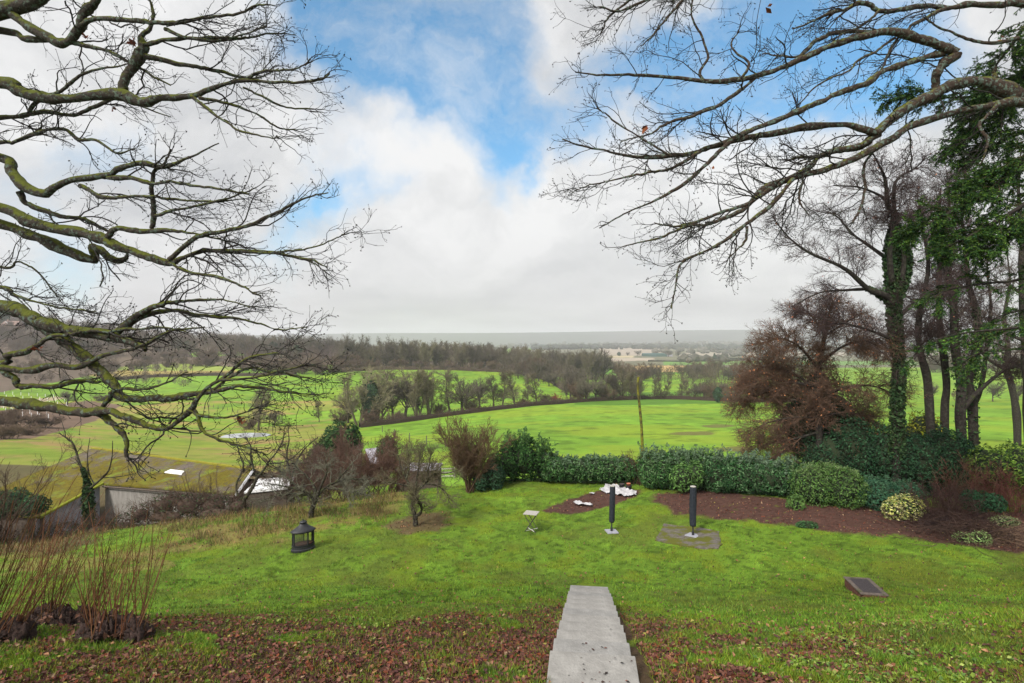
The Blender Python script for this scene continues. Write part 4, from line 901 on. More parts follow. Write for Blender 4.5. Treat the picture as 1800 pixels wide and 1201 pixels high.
twigshrub('bare_shrub', 'upright brown multi-stemmed bare shrub on the lawn left of the laurel', 'bush', 826, 28.7, 3.7, 34, .36, (.115, .072, .044), 71, r0=.03, width=.16, d2=4.5, d3=6, minr=.007)
twigshrub('red_shrub', 'tangled red-brown bare shrub in front of the big dark evergreen', 'bush', 640, 30.5, 3.4, 24, .6, (.118, .068, .050), 72, width=.6, r0=.022, minr=.007)
twigshrub('red_shrub', 'red-brown bare shrub between the two gnarled apple trees', 'bush', 605, 29.5, 3.2, 20, .6, (.105, .064, .047), 73, width=.6, r0=.02, minr=.007)
twigshrub('red_shrub', 'purplish bare thicket sloping down beside the white-roofed shed', 'bush', 560, 33, 3.9, 26, .55, (.105, .062, .052), 74, width=.9, r0=.02, minr=.007)
twigshrub('red_shrub', 'brown bare thicket behind the second apple tree', 'bush', 690, 31.5, 3.0, 30, .55, (.105, .06, .042), 75, width=.7, r0=.018, minr=.007)
twigshrub('red_shrub', 'dim brown scrub at the corner of the white-roofed shed', 'bush', 505, 33, 3.0, 18, .5, (.075, .05, .04), 76, width=.8, r0=.018, minr=.007)
twigshrub('brown_shrub', 'thin brown shrub against the middle of the mossy roof', 'bush', 350, 29.3, 3.0, 9, .42, (.085, .058, .042), 77, r0=.03, width=.2, d2=3.5, d3=5)
twigshrub('brown_shrub', 'dark brown shrub at the right-hand end of the barn', 'bush', 405, 29, 2.6, 10, .5, (.08, .05, .04), 78, r0=.022, width=.4, d2=3.5, d3=5)
twigshrub('brown_shrub', 'sparse shrub at the far left beside the coppiced stools', 'bush', -5, 25, 4.6, 10, .35, (.085, .055, .04), 79, r0=.03, width=.16, d2=3, d3=4)
twigshrub('cut_shrub', 'dense purple-brown bare shrub above the brush pile', 'bush', 1655, 23.6, 1.7, 60, .7, (.075, .042, .036), 80, width=.42, r0=.012, wig=.14, d2=6, d3=6, minr=.006)
twigshrub('cut_shrub', 'red-stemmed bare shrub at the right edge behind the brush pile', 'bush', 1745, 25, 2.2, 70, .5, (.13, .050, .040), 81, width=.9, r0=.012, d2=5, d3=5, minr=.006)
twigshrub('cut_shrub', 'thin upright brown stems rising from the bed on the right', 'bush', 1700, 24.5, 2.6, 16, .3, (.14, .085, .055), 82, width=.25, r0=.013, d2=2, d3=3)
twigshrub('cut_shrub', 'low dark twiggy shrub leaning over the leaf-covered bed', 'bush', 1690, 22.4, 1.15, 70, .9, (.055, .034, .032), 83, width=.7, r0=.010, wig=.18, trop=-.1, minr=.006)
twigshrub('brown_shrub', 'brown winter shrub showing through the gap in the hedge', 'bush', 1117, 30.2, 1.7, 30, .3, (.10, .052, .036), 84, width=.22, r0=.012, minr=.007)
# brush pile: cut branches thrown down at the end of the bed
def brushpile(label, c, n, L, rad, col, seed):
    rng = np.random.default_rng(seed); b = np.array([c[0], c[1], z1(*c)])
    s = rng.normal(0, 1, (n, 3))*[rad[0], rad[1], 0]; s[:, 2] = np.abs(rng.normal(0, rad[2], n))*np.exp(-(s[:, 0]/rad[0])**2*.4)+.03
    a = rng.uniform(0, 2*np.pi, n); d = np.stack([np.cos(a), np.sin(a)*.7, rng.normal(.05, .25, n)], 1)
    P0, R0 = grow(rng, s, d, L*rng.uniform(.4, 1.3, n), rng.uniform(.006, .016, n), 6, .14, (0, 0, -.3))
    P0[..., 2] = np.maximum(P0[..., 2], .02)
    P1, R1 = spawn(rng, P0, R0, 0, 35, 12, L=.4, rf=.6, nseg=4, wig=.2, dens=4, rmin=.005)
    v, f = tubes([(P0, R0, 5), (P1, R1, 3)])
    return tag(mesh('brush_pile', v+b, f, M_VEG, None, col=pick(rng, len(P0)*7*5+len(P1)*5*3, [col], .0)*np.repeat(rng.uniform(.6, 1.5, len(v)//1), 1)[:, None], loc=b), label, 'brush pile')
brushpile('heap of cut purple-brown branches at the right end of the bed', gp(1705, 21.7)[:2], 260, 1.3, (1.1, .6, .32), (.075, .045, .036), 91)
brushpile('low heap of straw-coloured prunings at the right edge', gp(1790, 21.2)[:2], 200, 1.1, (.8, .5, .26), (.17, .11, .075), 92)
brushpile('loose dark trimmings between the variegated shrub and the brush pile', gp(1640, 22.8)[:2], 130, .9, (.7, .4, .16), (.05, .032, .028), 93)

# ---- coppiced stools on the bank, bottom left
def stool(label, u, v, wpx, n, h, seed, lean, fan):
    rng = np.random.default_rng(seed); b = onground(u, v); d = b[1]; wd = wpx/F*d
    root = empty('coppiced_willow', tuple(b), 0, label, 'shrub', 'coppiced stools with long brown shoots')
    V = []; Fc = []; o = 0; heads = []
    B = []
    for k in range(7):
        v_, f_ = lumpy(((k-3)/3*wd*.36, rng.normal(0, .05), .06), (wd*.14, .17, rng.uniform(.17, .26)), seed*3+k, 4, .95, 4.5); V.append(v_); Fc.append(f_)
    for k in range(9):
        x = (k-4)/4*wd*.5; tilt = np.array([x*.9, rng.normal(0, .15), 1.])
        P0, R0 = grow(rng, np.array([[x*.45, rng.normal(0, .10), -.08]]), tilt[None]+rng.normal(0, .15, (1, 3)), np.array([rng.uniform(.26, .42)]), np.array([.042]), 6, .2, tip=1.1)
        B.append((P0, R0*(1+.25*rng.normal(0, 1, R0.shape)), 9)); heads.append(P0[0, -1])
        v_, f_ = lumpy(P0[0, -1], rng.uniform(.035, .065, 3), seed+k, 3, .9, 3.5); V.append(v_); Fc.append(f_); 
    tv, tf = tubes(B); o = len(tv); FF = [tf]
    for v_, f_ in zip(V, Fc): FF.append(f_+o); o += len(v_)
    mesh('stump', np.concatenate([tv]+V), FF, M_STUMP, root)
    hd = np.array(heads)[rng.integers(0, 9, n)]+rng.normal(0, .045, (n, 3))
    side = (hd[:, 0]/max(wd*.5, .1))
    dr = np.stack([side*fan+lean+rng.normal(0, .14, n), rng.normal(0, .22, n), np.ones(n)], 1)
    P0, R0 = grow(rng, hd, dr, h*rng.uniform(.45, 1.15, n), rng.uniform(.004, .0085, n), 9, .035, (0, 0, .18), tip=.4)
    P1, R1 = spawn(rng, P0, R0, 0, 30, 8, L=.25, rf=.6, nseg=4, wig=.08, trop=(0, 0, .2), t0=.35, dens=.9, rmin=.003)
    v, f = tubes([(P0, R0, 5), (P1, R1, 4)])
    cs = np.concatenate([np.repeat(pick(rng, len(P0), [(.17, .070, .036), (.21, .10, .052), (.12, .05, .030), (.13, .075, .03)], .2), 50, 0), np.repeat(pick(rng, len(P1), [(.14, .075, .04)], .2), 20, 0)])
    mesh('shoots', v, f, M_VEG, root, col=cs)
    m = 320; pp = np.array(heads)[rng.integers(0, 9, m)]+rng.normal(0, .09, (m, 3)); pp[:, 2] -= .05
    lv, lf = leaves(rng, pp, rng.normal(0, 1, pp.shape), .08, .6, .7)
    mesh('dead_leaves', lv, lf, M_VEG, root, col=np.repeat(pick(rng, m, [(.11, .055, .035), (.16, .085, .06), (.07, .035, .028)]), 4, 0), smooth=False)
M_STUMP = pmat('coppice_stump', (.022, .014, .012), (.052, .030, .025), 22, .9, 1., 40)
stool('coppiced stool with fanned brown shoots, nearest the leaf-covered bank', 208, 1122, 120, 62, 1.75, 101, .10, .30)
stool('coppiced stool with slanting shoots behind the nearest one', 112, 1100, 120, 60, 1.75, 102, .40, .22)
stool('coppiced stool with long slanting shoots at the left edge', -2, 1128, 130, 60, 2.3, 103, .50, .22)
stool('coppiced stool partly cut off by the left edge', -190, 1115, 130, 55, 2.4, 104, .55, .2)

# ---- dry grass, lawn grass, fallen leaves
def blades(name, n, x, y, hgt, wid, col, lean, seed, label, cat):
    rng = np.random.default_rng(seed); z = zg(x, y)
    a = rng.uniform(0, 2*np.pi, n); h = hgt; ln = lean*h*rng.random(n); b = rng.uniform(0, 2*np.pi, n)
    wx, wy = np.cos(a)*wid/2, np.sin(a)*wid/2
    v = np.stack([np.stack([x-wx, y-wy, z-.01], 1), np.stack([x+wx, y+wy, z-.01], 1), np.stack([x+np.cos(b)*ln, y+np.sin(b)*ln, z+h], 1)], 1).reshape(-1, 3)
    return tag(mesh(name, v, np.arange(3*n).reshape(-1, 3), M_GRASS, None, False, np.repeat(col, 3, 0)), label, cat, kind='stuff')
M_GRASS = vegmat('grass', .65, .2, .25)
def scatter(rng, n, dlo, dhi, ulo=-260, uhi=2060, p=1.35):
    e = 1-p; t = rng.random(n); d = (dlo**e+t*(dhi**e-dlo**e))**(1/e); u = rng.uniform(ulo, uhi, n)
    return (u-U0)/F*d, d
rs = np.random.default_rng(131)
x, y = scatter(rs, 520000, 4.4, 33)
lit, soil, ring, straw, scrub = ground_masks(x, y)
insl = inpoly(x, y, sl)
sx = .95+(y-6.3)*.132+.05
onstep = (np.abs(x-sx) < .56) & (y < 16.9)
k = (rs.random(len(x)) > np.maximum.reduce([lit*.62, soil*.98, ring*.75, straw*.6, scrub*.9])) & ~insl & ~onstep
x, y = x[k], y[k]
c = ground_colour(x, y, zg(x, y)); l2 = lit[k]
c = np.where((l2 > .25)[:, None], c*.25+np.array((.125, .165, .014))*.75, c)
c = np.clip(c*1.22*(1+.38*rs.normal(0, 1, (len(c), 1)))*np.stack([1+.22*rs.normal(0, 1, len(c)), np.ones(len(c)), np.ones(len(c))], 1), .004, .6)
blades('lawn_grass', len(x), x, y, rs.uniform(.018, .055, len(x))*(1+.8*(fbm(x*2.2, y*2.2, 3, 5) > .54)), .010+.0006*y, c, 1.3, 132, 'short green winter grass on the lawn', 'grass')
x, y = scatter(rs, 130000, 17, 31, -420, 900, 1.2)
lit, soil, ring, straw, scrub = ground_masks(x, y)
k = rs.random(len(x)) < np.maximum(straw*.9*sstep(.35, .6, fbm(x*1.1, y*1.1, 3, 95)), scrub*.32)
x, y = x[k], y[k]; n = len(x)
c = pick(rs, n, [(.23, .15, .06), (.18, .11, .05), (.12, .07, .038), (.28, .20, .10), (.10, .14, .03), (.08, .13, .02), (.09, .05, .035)], .3)
blades('dry_grass', n, x, y, rs.uniform(.06, .36, n)*(.4+1.1*fbm(x*.8, y*.8, 2, 8)), .018, c, .9, 133, 'long tan dead grass along the edge of the lawn', 'dry grass')
x, y = scatter(rs, 260000, 4.6, 31, -260, 2060, 1.3)
lit, soil, ring, straw, scrub = ground_masks(x, y)
sx = .95+(y-6.3)*.132+.05
onstep = (np.abs(x-sx) < .57) & (y < 16.9)
pr = np.maximum.reduce([lit*.42, soil*.62, ring*.5, scrub*.34, straw*.22, .034+.06*sstep(18, 8, y)*sstep(.45, .65, fbm(x*.7, y*.7, 3, 97))])
k = (rs.random(len(x)) < pr) & ~onstep
x, y = x[k], y[k]; n = len(x); m = np.maximum(lit, soil)[k]
p = np.stack([x, y, zg(x, y)+rs.uniform(.008, .045, n)], 1)
lv, lf = leaves(rs, p, np.tile([0, 0, 1.], (n, 1)), .064, .62, .55, .12)
c = pick(rs, n, [(.105, .040, .030), (.080, .030, .025), (.13, .052, .038), (.055, .023, .021), (.14, .064, .046), (.14, .042, .02)], .3)
o_ = rs.random(n) < np.where(soil[k] > .5, .13, .06); c[o_] = pick(rs, int(o_.sum()), [(.27, .13, .065), (.24, .16, .10), (.30, .20, .12), (.28, .24, .06)], .2)
s_ = m < .2; c[s_] = pick(rs, int(s_.sum()), [(.17, .075, .04), (.10, .05, .035), (.25, .13, .07), (.07, .035, .03)], .25)
tag(mesh('fallen_leaves', lv, lf, M_VEG, None, False, np.repeat(c, 4, 0)), 'purple-brown fallen leaves on the bank, beds and lawn', 'leaves', kind='stuff')
# a few leaves blown onto the steps
m = 70; i_ = rs.integers(0, NST, m); i_[:45] = rs.integers(0, 2, 45); yy = 5.9+i_*.77; px_ = np.where(np.arange(m) < 45, rs.normal(.05, .13, m).clip(-.42, .42)-.18*(np.arange(m) % 2), rs.uniform(-.42, .42, m)); py_ = rs.uniform(.08, .78, m)
p = np.stack([.95+(yy-6.3)*.132+px_+.13*py_, yy+py_-.13*px_, .5+(15.9-yy)*.335-.10+.056+rs.uniform(0, .012, m)], 1)
lv, lf = leaves(rs, p, np.tile([0, 0, 1.], (m, 1)), .040, .6, .22, .08)
tag(mesh('step_litter', lv, lf, M_VEG, None, False, np.repeat(pick(rs, m, [(.085, .038, .034), (.06, .04, .035), (.03, .025, .022), (.12, .06, .045)], .3), 4, 0)), 'dark leaves and twigs scattered on the stone steps', 'leaves', kind='stuff')
x, y = scatter(rs, 60000, 5.0, 13, -260, 2060, 1.3)
lit, soil, ring, straw, scrub = ground_masks(x, y); sx = .95+(y-6.3)*.132+.05
u_ = U0+F*x/y
w_ = np.maximum(sstep(1250, 1500, u_)*sstep(11, 8.5, y), sstep(9.0, 10.4, y)*sstep(13, 11.5, y)*sstep(1200, 700, u_)*.8)*sstep(.46, .62, fbm(x*1.4, y*1.4, 3, 98))
k = (rs.random(len(x)) < w_*.5+.012) & ~((np.abs(x-sx) < .57) & (y < 16.9)); x, y = x[k], y[k]; n = len(x)
p = np.stack([x, y, zg(x, y)+rs.uniform(.01, .06, n)], 1)
lv, lf = leaves(rs, p, np.tile([0, 0, 1.], (n, 1)), .05, .7, .5, .1)
tag(mesh('ground_cover', lv, lf, M_VEG, None, False, np.repeat(pick(rs, n, [(.14, .20, .03), (.10, .17, .025), (.20, .24, .06), (.07, .13, .03)], .25), 4, 0)), 'small light green weeds creeping over the bank', 'weeds', kind='stuff')
# ================================================================ barn, sheds, pole
def roofmat():
    m = bpy.data.materials.new('mossy_roof'); m.use_nodes = True; T = NT(m.node_tree)
    pos = T.add('ShaderNodeNewGeometry').outputs['Position']
    n = T.noise(pos, .55, 5, .65); f = T.noise(pos, 4.5, 5, .7); g = T.noise(pos, 14, 4, .7)
    slate = T.mix(T.ramp(f, [(.35, 0.), (.65, 1.)]), (.075, .060, .052), (.135, .112, .098))
    slate = T.mix(T.ramp(g, [(.60, 0.), (.66, .8)]), slate, (.26, .24, .22))
    moss = T.mix(T.ramp(f, [(.3, 0.), (.7, 1.)]), (.062, .052, .006), (.135, .108, .009))
    moss = T.mix(T.ramp(T.noise(pos, .9, 4, .6), [(.52, 0.), (.64, .8)]), moss, (.13, .165, .02))
    k = T.math('ADD', T.math('MULTIPLY', n, .62), T.math('MULTIPLY', f, .38))
    sx = T.add('ShaderNodeSeparateXYZ', {0: pos})
    k = T.math('ADD', k, T.math('MULTIPLY', T.math('ADD', sx.outputs[2], .9), -.075))
    c = T.mix(T.ramp(k, [(.40, 0.), (.52, 1.)]), slate, moss)
    b = T.add('ShaderNodeBsdfPrincipled', {'Base Color': c, 'Roughness': .9, 'Specular IOR Level': .15})
    wv = T.add('ShaderNodeTexWave', {'Vector': T.vmath('MULTIPLY', pos, (1, .46, 0)), 'Scale': 2.2, 'Distortion': .6}, bands_direction='X').outputs[1]
    h = T.math('ADD', T.math('MULTIPLY', wv, .6), T.math('ADD', f, T.math('MULTIPLY', g, .5)))
    bp = T.add('ShaderNodeBump', {'Strength': .7, 'Distance': .05, 'Height': h}); T.l.new(bp.outputs[0], b.inputs['Normal'])
    T.add('ShaderNodeOutputMaterial', {'Surface': b.outputs[0]}); return m
def sheetmat(name, c1, c2, vert=True, stain=(.1, .09, .08)):
    m = bpy.data.materials.new(name); m.use_nodes = True; T = NT(m.node_tree)
    pos = T.add('ShaderNodeTexCoord').outputs['Object']
    w_ = T.add('ShaderNodeTexWave', {'Vector': pos, 'Scale': 3.2}, bands_direction='X').outputs[1]
    n = T.noise(T.vmath('MULTIPLY', pos, (3, 3, .5)), 1.6, 5, .65)
    c = T.mix(T.ramp(n, [(.35, 0.), (.65, 1.)]), c1, c2)
    c = T.mix(T.ramp(T.noise(pos, 1.1, 5, .7), [(.55, 0.), (.68, .8)]), c, stain)
    b = T.add('ShaderNodeBsdfPrincipled', {'Base Color': c, 'Roughness': .75, 'Specular IOR Level': .3})
    bp = T.add('ShaderNodeBump', {'Strength': .8, 'Distance': .05, 'Height': w_}); T.l.new(bp.outputs[0], b.inputs['Normal'])
    T.add('ShaderNodeOutputMaterial', {'Surface': b.outputs[0]}); return m
M_ROOF = roofmat()
M_CORR = sheetmat('grey_corrugated', (.20, .185, .17), (.30, .285, .265))
M_RENDER = pmat('grey_blue_render', (.26, .275, .33), (.36, .37, .42), 3, .9, .6, 18, .2, third=((.12, .125, .13), .55))
M_WHITE = pmat('white_sheet', (.60, .60, .61), (.78, .78, .79), 4, .6, .3, 20, .3, third=((.36, .35, .34), .6))
M_SLATE = pmat('grey_slate', (.19, .18, .21), (.27, .26, .29), 5, .7, .6, 14)
M_OLDWOOD = pmat('old_boards', (.055, .042, .034), (.09, .07, .055), 9, .85, .5)
def roofpt(u, v, s=.22, off=0.):
    d = np.linspace(26, 60, 4000); x = (u-U0)/F*d; z = ZC-(v-V0)/F*d
    zr = -.5-s*(42.7-.474*(x+31.5)-d)+off
    k = int(np.argmax(z < zr)); return np.array([x[k], d[k], zr[k]])
bn = empty('barn', (-24, 37, z1(-24, 37)), 0, 'long low old barn with a mossy roof and grey walls below the lawn', 'barn')
bo = np.array(bn.location)
PA, PB, PC_, PD, PE = roofpt(162, 788), roofpt(442, 825), roofpt(412, 868), roofpt(180, 850), roofpt(70, 909)
PF, PG = roofpt(-70, 903), roofpt(-30, 870)
def prism(pts, th, name, mat, parent, sub=0):
    """polygon slab: pts top outline (world), thickness th downwards"""
    def b(bm):
        t = [bm.verts.new(p-bo) for p in pts]; u = [bm.verts.new(p-bo-[0, 0, th]) for p in pts]
        bm.faces.new(t); bm.faces.new(u[::-1])
        for k in range(len(pts)): bm.faces.new((t[k], u[k], u[(k+1) % len(pts)], t[(k+1) % len(pts)]))
        bmesh.ops.recalc_face_normals(bm, faces=bm.faces)
    return bmobj(name, b, mat, parent)
rf = prism([PA, PB, PC_, PD, PE, PF, PG], .10, 'roof', M_ROOF, bn)
bk = np.array([1.3, 3.6, -1.6])
prism([PA+[0, .02, 0], PA+bk, PB+bk, PB+[0, .02, 0]], .10, 'roof', M_ROOF, bn)
prism([roofpt(289, 830, off=.05), roofpt(300, 825, off=.05), roofpt(324, 828, off=.05), roofpt(319, 834, off=.05)], .05, 'roof_light', M_WHITE, rf)
def wall(a, b, name, mat, drop=.12, inn=(0, 0), th=.15):
    a, b = a.copy()-[0, 0, drop]+[*inn, 0], b.copy()-[0, 0, drop]+[*inn, 0]
    zb = min(z1(a[0], a[1]), z1(b[0], b[1]))-.8; dx = nrm((b-a)*[1, 1, 0]); nx = np.array([-dx[1], dx[0], 0])*th
    def bl(bm):
        q = [a, b, np.array([b[0], b[1], zb]), np.array([a[0], a[1], zb])]
        f = [bm.verts.new(p-bo) for p in q]; g = [bm.verts.new(p+nx-bo) for p in q]
        bm.faces.new(f); bm.faces.new(g[::-1])
        for k in range(4): bm.faces.new((f[k], g[k], g[(k+1) % 4], f[(k+1) % 4]))
        bmesh.ops.recalc_face_normals(bm, faces=bm.faces)
    return bmobj(name, bl, mat, bn)
wall(PD, PC_, 'wall', M_CORR, .11, (0, .25))
wall(PE, PD, 'wall', M_RENDER, .11, (-.25, .12))
wall(PF, PE, 'wall', M_OLDWOOD, .11, (-.1, .25))
wall(PC_, PB, 'wall', M_OLDWOOD, .11, (-.2, .1))
wall(PB+bk, PA+bk, 'wall', M_OLDWOOD, .2, (0, -.3))
bmobj('ridge', lambda bm: [bar(bm, Vector(PA-bo)+Vector((0, -.02, .02)), Vector(PB-bo)+Vector((0, -.02, .02)), .09, 6)], pmat('ridge_moss', (.15, .13, .008), (.20, .19, .02), 3, .9, .6), bn)
bmobj('verge', lambda bm: [bar(bm, Vector(PD-bo)+Vector((.02, 0, .0)), Vector(PE-bo)+Vector((.02, 0, .0)), .10, 6)], pmat('verge_moss', (.16, .19, .012), (.22, .24, .02), 4, .9, .6), bn)
bmobj('bargeboard', lambda bm: [bar(bm, Vector(PC_-bo)+Vector((.10, 0, -.06)), Vector(PB-bo)+Vector((.10, 0, -.06)), .09, 4)], M_WHITE, bn)
bmobj('eave_shade', lambda bm: [bar(bm, Vector(PD-bo)+Vector((.05, -.03, -.19)), Vector(PC_-bo)+Vector((0, -.03, -.19)), .06, 4)], M_OLDWOOD, bn)  # dark strip standing in for the shadow under the eave
def shed(name, label, quad, d4, th, roofm, wallm, cat='shed', door=False):
    """quad: photo corners near-left, near-right, far-right, far-left with their distances"""
    global bo
    p = [P(u, v, d) for (u, v), d in zip(quad, d4)]; c = np.mean(p, 0); bo = np.array([c[0], c[1], z1(c[0], c[1])])
    global bn
    bn = empty(name, tuple(bo), 0, label, cat)
    prism(p, th, 'roof', roofm, bn)
    q = [a+(c-a)*.06 for a in p]
    for k in range(4): wall(q[k], q[(k+1) % 4], 'wall', wallm, th+.03)
shed('garden_shed', 'low shed with a pale sheet roof at the right end of the barn', [(428, 866), (505, 858), (520, 838), (452, 842)], [31.2, 31.6, 34.2, 34.0], .07, M_WHITE, M_OLDWOOD)
shed('garden_shed', 'flat shed with a light grey roof behind the second apple tree', [(695, 827), (772, 826), (778, 814), (702, 813)], [36.6, 36.6, 38.3, 38.3], .07, M_SLATE, M_OLDWOOD)
shed('slate_shed', 'small shed with a purple-grey slate roof beside the round evergreen bush', [(652, 815), (684, 815), (674, 786), (642, 789)], [46, 46, 48, 48], .10, M_SLATE, M_BRICK)
gtb = onground(783, 842, 20); bo = gtb
gate = empty('wooden_gate', tuple(gtb), .1, 'low weathered wooden rail gate behind the second apple tree', 'gate')
for x in (-.75, .75): bmobj('post', lambda bm: box(bm, (x, 0, .45), (.09, .09, 1.0)), M_TABLE, gate, bevel=.01)
for z in (.25, .55, .85): bmobj('rail', lambda bm: box(bm, (0, -.06, z), (1.6, .03, .09)), M_TABLE, gate, bevel=.005)

pb = gp(1131, 33.5); pt = P(1122, 664, 33.2)
M_POLE = barkmat('mossy_pole', (.03, .026, .016), (.065, .055, .024), (.115, .112, .010), .56, 7, (.09, .10, .02), .0)
pole = empty('wooden_pole', tuple(pb), 0, 'tall leaning mossy wooden pole rising behind the hedge', 'pole')
q = smooth_path([[*(pb-[0, 0, .3]), .095], [*((pb+pt)/2+[.05, 0, 0]), .08], [*(pt+[-.02, 0, -.7]), .07], [*pt, .06]], 26)
v, f = tubes([(q[None, :, :3]-pb, q[None, :, 3]*(1+.04*RNG.normal(0, 1, 26)), 12)]); mesh('shaft', v, f, M_POLE, pole)
bmobj('top_cap', lambda bm: lathe(bm, [(.08, 0), (.075, .03), (0, .05)], 12), M_POLE, pole, True, loc=Vector(pt-pb))

# ================================================================ garden trees
M_APPLE = barkmat('apple_bark', (.014, .011, .010), (.040, .031, .024), (.040, .046, .014), .42, 16, (.10, .11, .07), .12)
def gtree(name, label, limbs, d, seed, bark, twig, lv1, lv2, lv3, root=None, cat='tree', group=None, ivy=None, leafy=None, gd0=.25, up=(0, 0, .15), flat=1., ang=42, fwd=None, depth=.5, rmin=.007, drop=0., maxr=.035):
    """limbs: lists of (u, v, r px[, depth offset]); then three orders of twigs (density per m, length)"""
    rng = np.random.default_rng(seed)
    rows = []
    for li, L in enumerate(limbs):
        dd = 0. if li == 0 else rng.normal(0, depth)
        n = len(L); a = [[*P(t[0], t[1], d+(t[3] if len(t) > 3 else dd*i/(n-1))), t[2]*d/F] for i, t in enumerate(L)]
        rows.append(smooth_path(a, 30))
    b = rows[0][0, :3].copy() if root is None else np.asarray(root, float); b[2] = z1(b[0], b[1])
    rows[0][0, 2] = min(rows[0][0, 2], b[2]-.25)
    rt = empty(name, tuple(b), 0, label, cat, group)
    bt = []
    for q in rows:
        rr = q[:, 3]*(1+.08*np.interp(np.arange(30), np.arange(0, 30, 2), rng.normal(0, 1, 15)))
        bt.append((q[None, :, :3]-b, rr[None].clip(.006), 9))
    v, f = tubes(bt); mesh('trunk', v, f, bark, rt)
    GP = np.array([q[:, :3] for q in rows]); GR = np.array([q[:, 3] for q in rows])
    st = 0 if len(rows) == 1 else 0
    A = dict(wig=.20, trop=up, flat=flat, fwd=fwd)
    P1, R1 = spawn(rng, GP, np.minimum(GR, maxr), 0, ang, 14, L=lv1[1], rf=.55, nseg=8, t0=gd0, dens=lv1[0]*1.5, rmin=rmin*1.5, **A)
    P2, R2 = spawn(rng, P1, R1, 0, ang, 12, L=lv2[1], rf=.6, nseg=6, t0=.12, dens=lv2[0]*1.6, rmin=rmin*1.2, **A)
    P3, R3 = spawn(rng, P2, R2, 0, ang, 12, L=lv3[1], rf=.65, nseg=4, t0=.1, dens=lv3[0]*1.6, rmin=rmin*1.0, tip=.5, **A)
    v, f = tubes([(P1-b, R1, 5), (P2-b, R2, 4), (P3-b, R3, 3)])
    tc_ = np.clip(np.tile(twig, (len(v), 1))*(1+.14*rng.normal(0, 1, (len(v), 1))), .004, .9)
    mesh('crown', v, f, M_VEG, rt, col=tc_)
    if ivy:
        for (pts, r, n) in ivy:
            q = smooth_path([[*P(u, vv, d), r*rs_] for (u, vv, rs_) in pts], 60)
            i = rng.integers(0, 60, n); p = q[i, :3]+nrm(rng.normal(0, 1, (n, 3)))*(q[i, 3]*d/F*np.sqrt(rng.uniform(.35, 1.5, n)))[:, None]
            lv, lf = leaves(rng, p-b, p-q[i, :3], .16, .75, .6)
            mesh('ivy', lv, lf, M_VEG, rt, False, np.repeat(pick(rng, n, [(.018, .045, .016), (.028, .065, .022), (.045, .085, .03), (.03, .04, .015)], .25), 4, 0))
    if leafy:
        n, sz, cols = leafy; pool = np.concatenate([P2.reshape(-1, 3), P3.reshape(-1, 3)]); p = pool[rng.integers(0, len(pool), n)]+rng.normal(0, .03, (n, 3))-[0, 0, .03]
        lv, lf = leaves(rng, p-b, rng.normal(0, 1, p.shape), sz, .55, .8)
        mesh('dead_leaves', lv, lf, M_VEG, rt, False, np.repeat(pick(rng, n, cols), 4, 0))
    return rt
OLIVE = (.075, .066, .042)
gtree('apple_tree', 'gnarled apple tree with a wide grey twiggy crown behind the patio fireplace',
  [[(545, 914, 5), (548, 898, 4.6), (552, 885, 4.6), (556, 874, 4.2)], [(553, 882, 3), (545, 872, 2.6), (530, 862, 2), (505, 856, 1.4), (470, 850, .8)], [(556, 876, 3), (566, 862, 2.4), (590, 848, 1.8), (625, 842, 1.2), (655, 848, .7)],
   [(556, 876, 3), (552, 856, 2.4), (540, 838, 1.6), (520, 822, .9)], [(556, 876, 3), (566, 850, 2.2), (575, 828, 1.5), (572, 808, .8)], [(545, 872, 2), (520, 868, 1.6), (485, 872, 1), (460, 880, .6)], [(575, 858, 2), (610, 862, 1.5), (650, 872, .7)], [(530, 862, 1.6), (505, 840, 1.2), (488, 826, .7)], [(590, 848, 1.6), (610, 826, 1.1), (620, 812, .6)]],
  24.2, 141, M_APPLE, (.125, .122, .090), (5.2, 1.0), (6, .5), (6, .24), depth=.7, flat=.7, gd0=.35, rmin=.006, ang=48, up=(0, 0, .05))
gtree('apple_tree', 'gnarled apple tree with a looped forked trunk in the middle of the lawn edge',
  [[(731, 928, 4.6), (730, 912, 4.4), (730, 906, 4.4)], [(730, 908, 3.4), (727, 899, 3.2), (724, 889, 2.8), (727, 882, 2.6), (730, 878, 2.8), (729, 868, 3)], [(731, 908, 2.8), (739, 902, 2.6), (741, 892, 2.4), (737, 884, 2.2), (731, 877, 2.4)], [(738, 884, 1.6), (744, 883, 1.3), (750, 886, .9)],
   [(729, 870, 2.6), (722, 856, 2), (714, 842, 1.6), (705, 822, 1.1), (700, 800, .6)], [(729, 870, 2.6), (738, 858, 2.4), (750, 848, 2), (762, 832, 1.4), (776, 818, .8)], [(730, 868, 2), (732, 846, 1.7), (736, 820, 1.2), (738, 795, .6)], [(722, 856, 1.8), (705, 852, 1.4), (685, 848, .9), (668, 850, .5)], [(750, 850, 1.8), (768, 854, 1.4), (782, 864, .9), (790, 876, .5)], [(714, 842, 1.4), (720, 815, 1), (716, 785, .5)], [(750, 848, 1.5), (754, 822, 1.1), (758, 795, .6)], [(762, 832, 1.2), (785, 832, .9), (806, 826, .5)]],
  23, 142, M_APPLE, (.110, .096, .058), (6, .9), (6.5, .46), (6.5, .24), depth=.45, gd0=.3, rmin=.006, ang=40, up=(0, 0, .45))
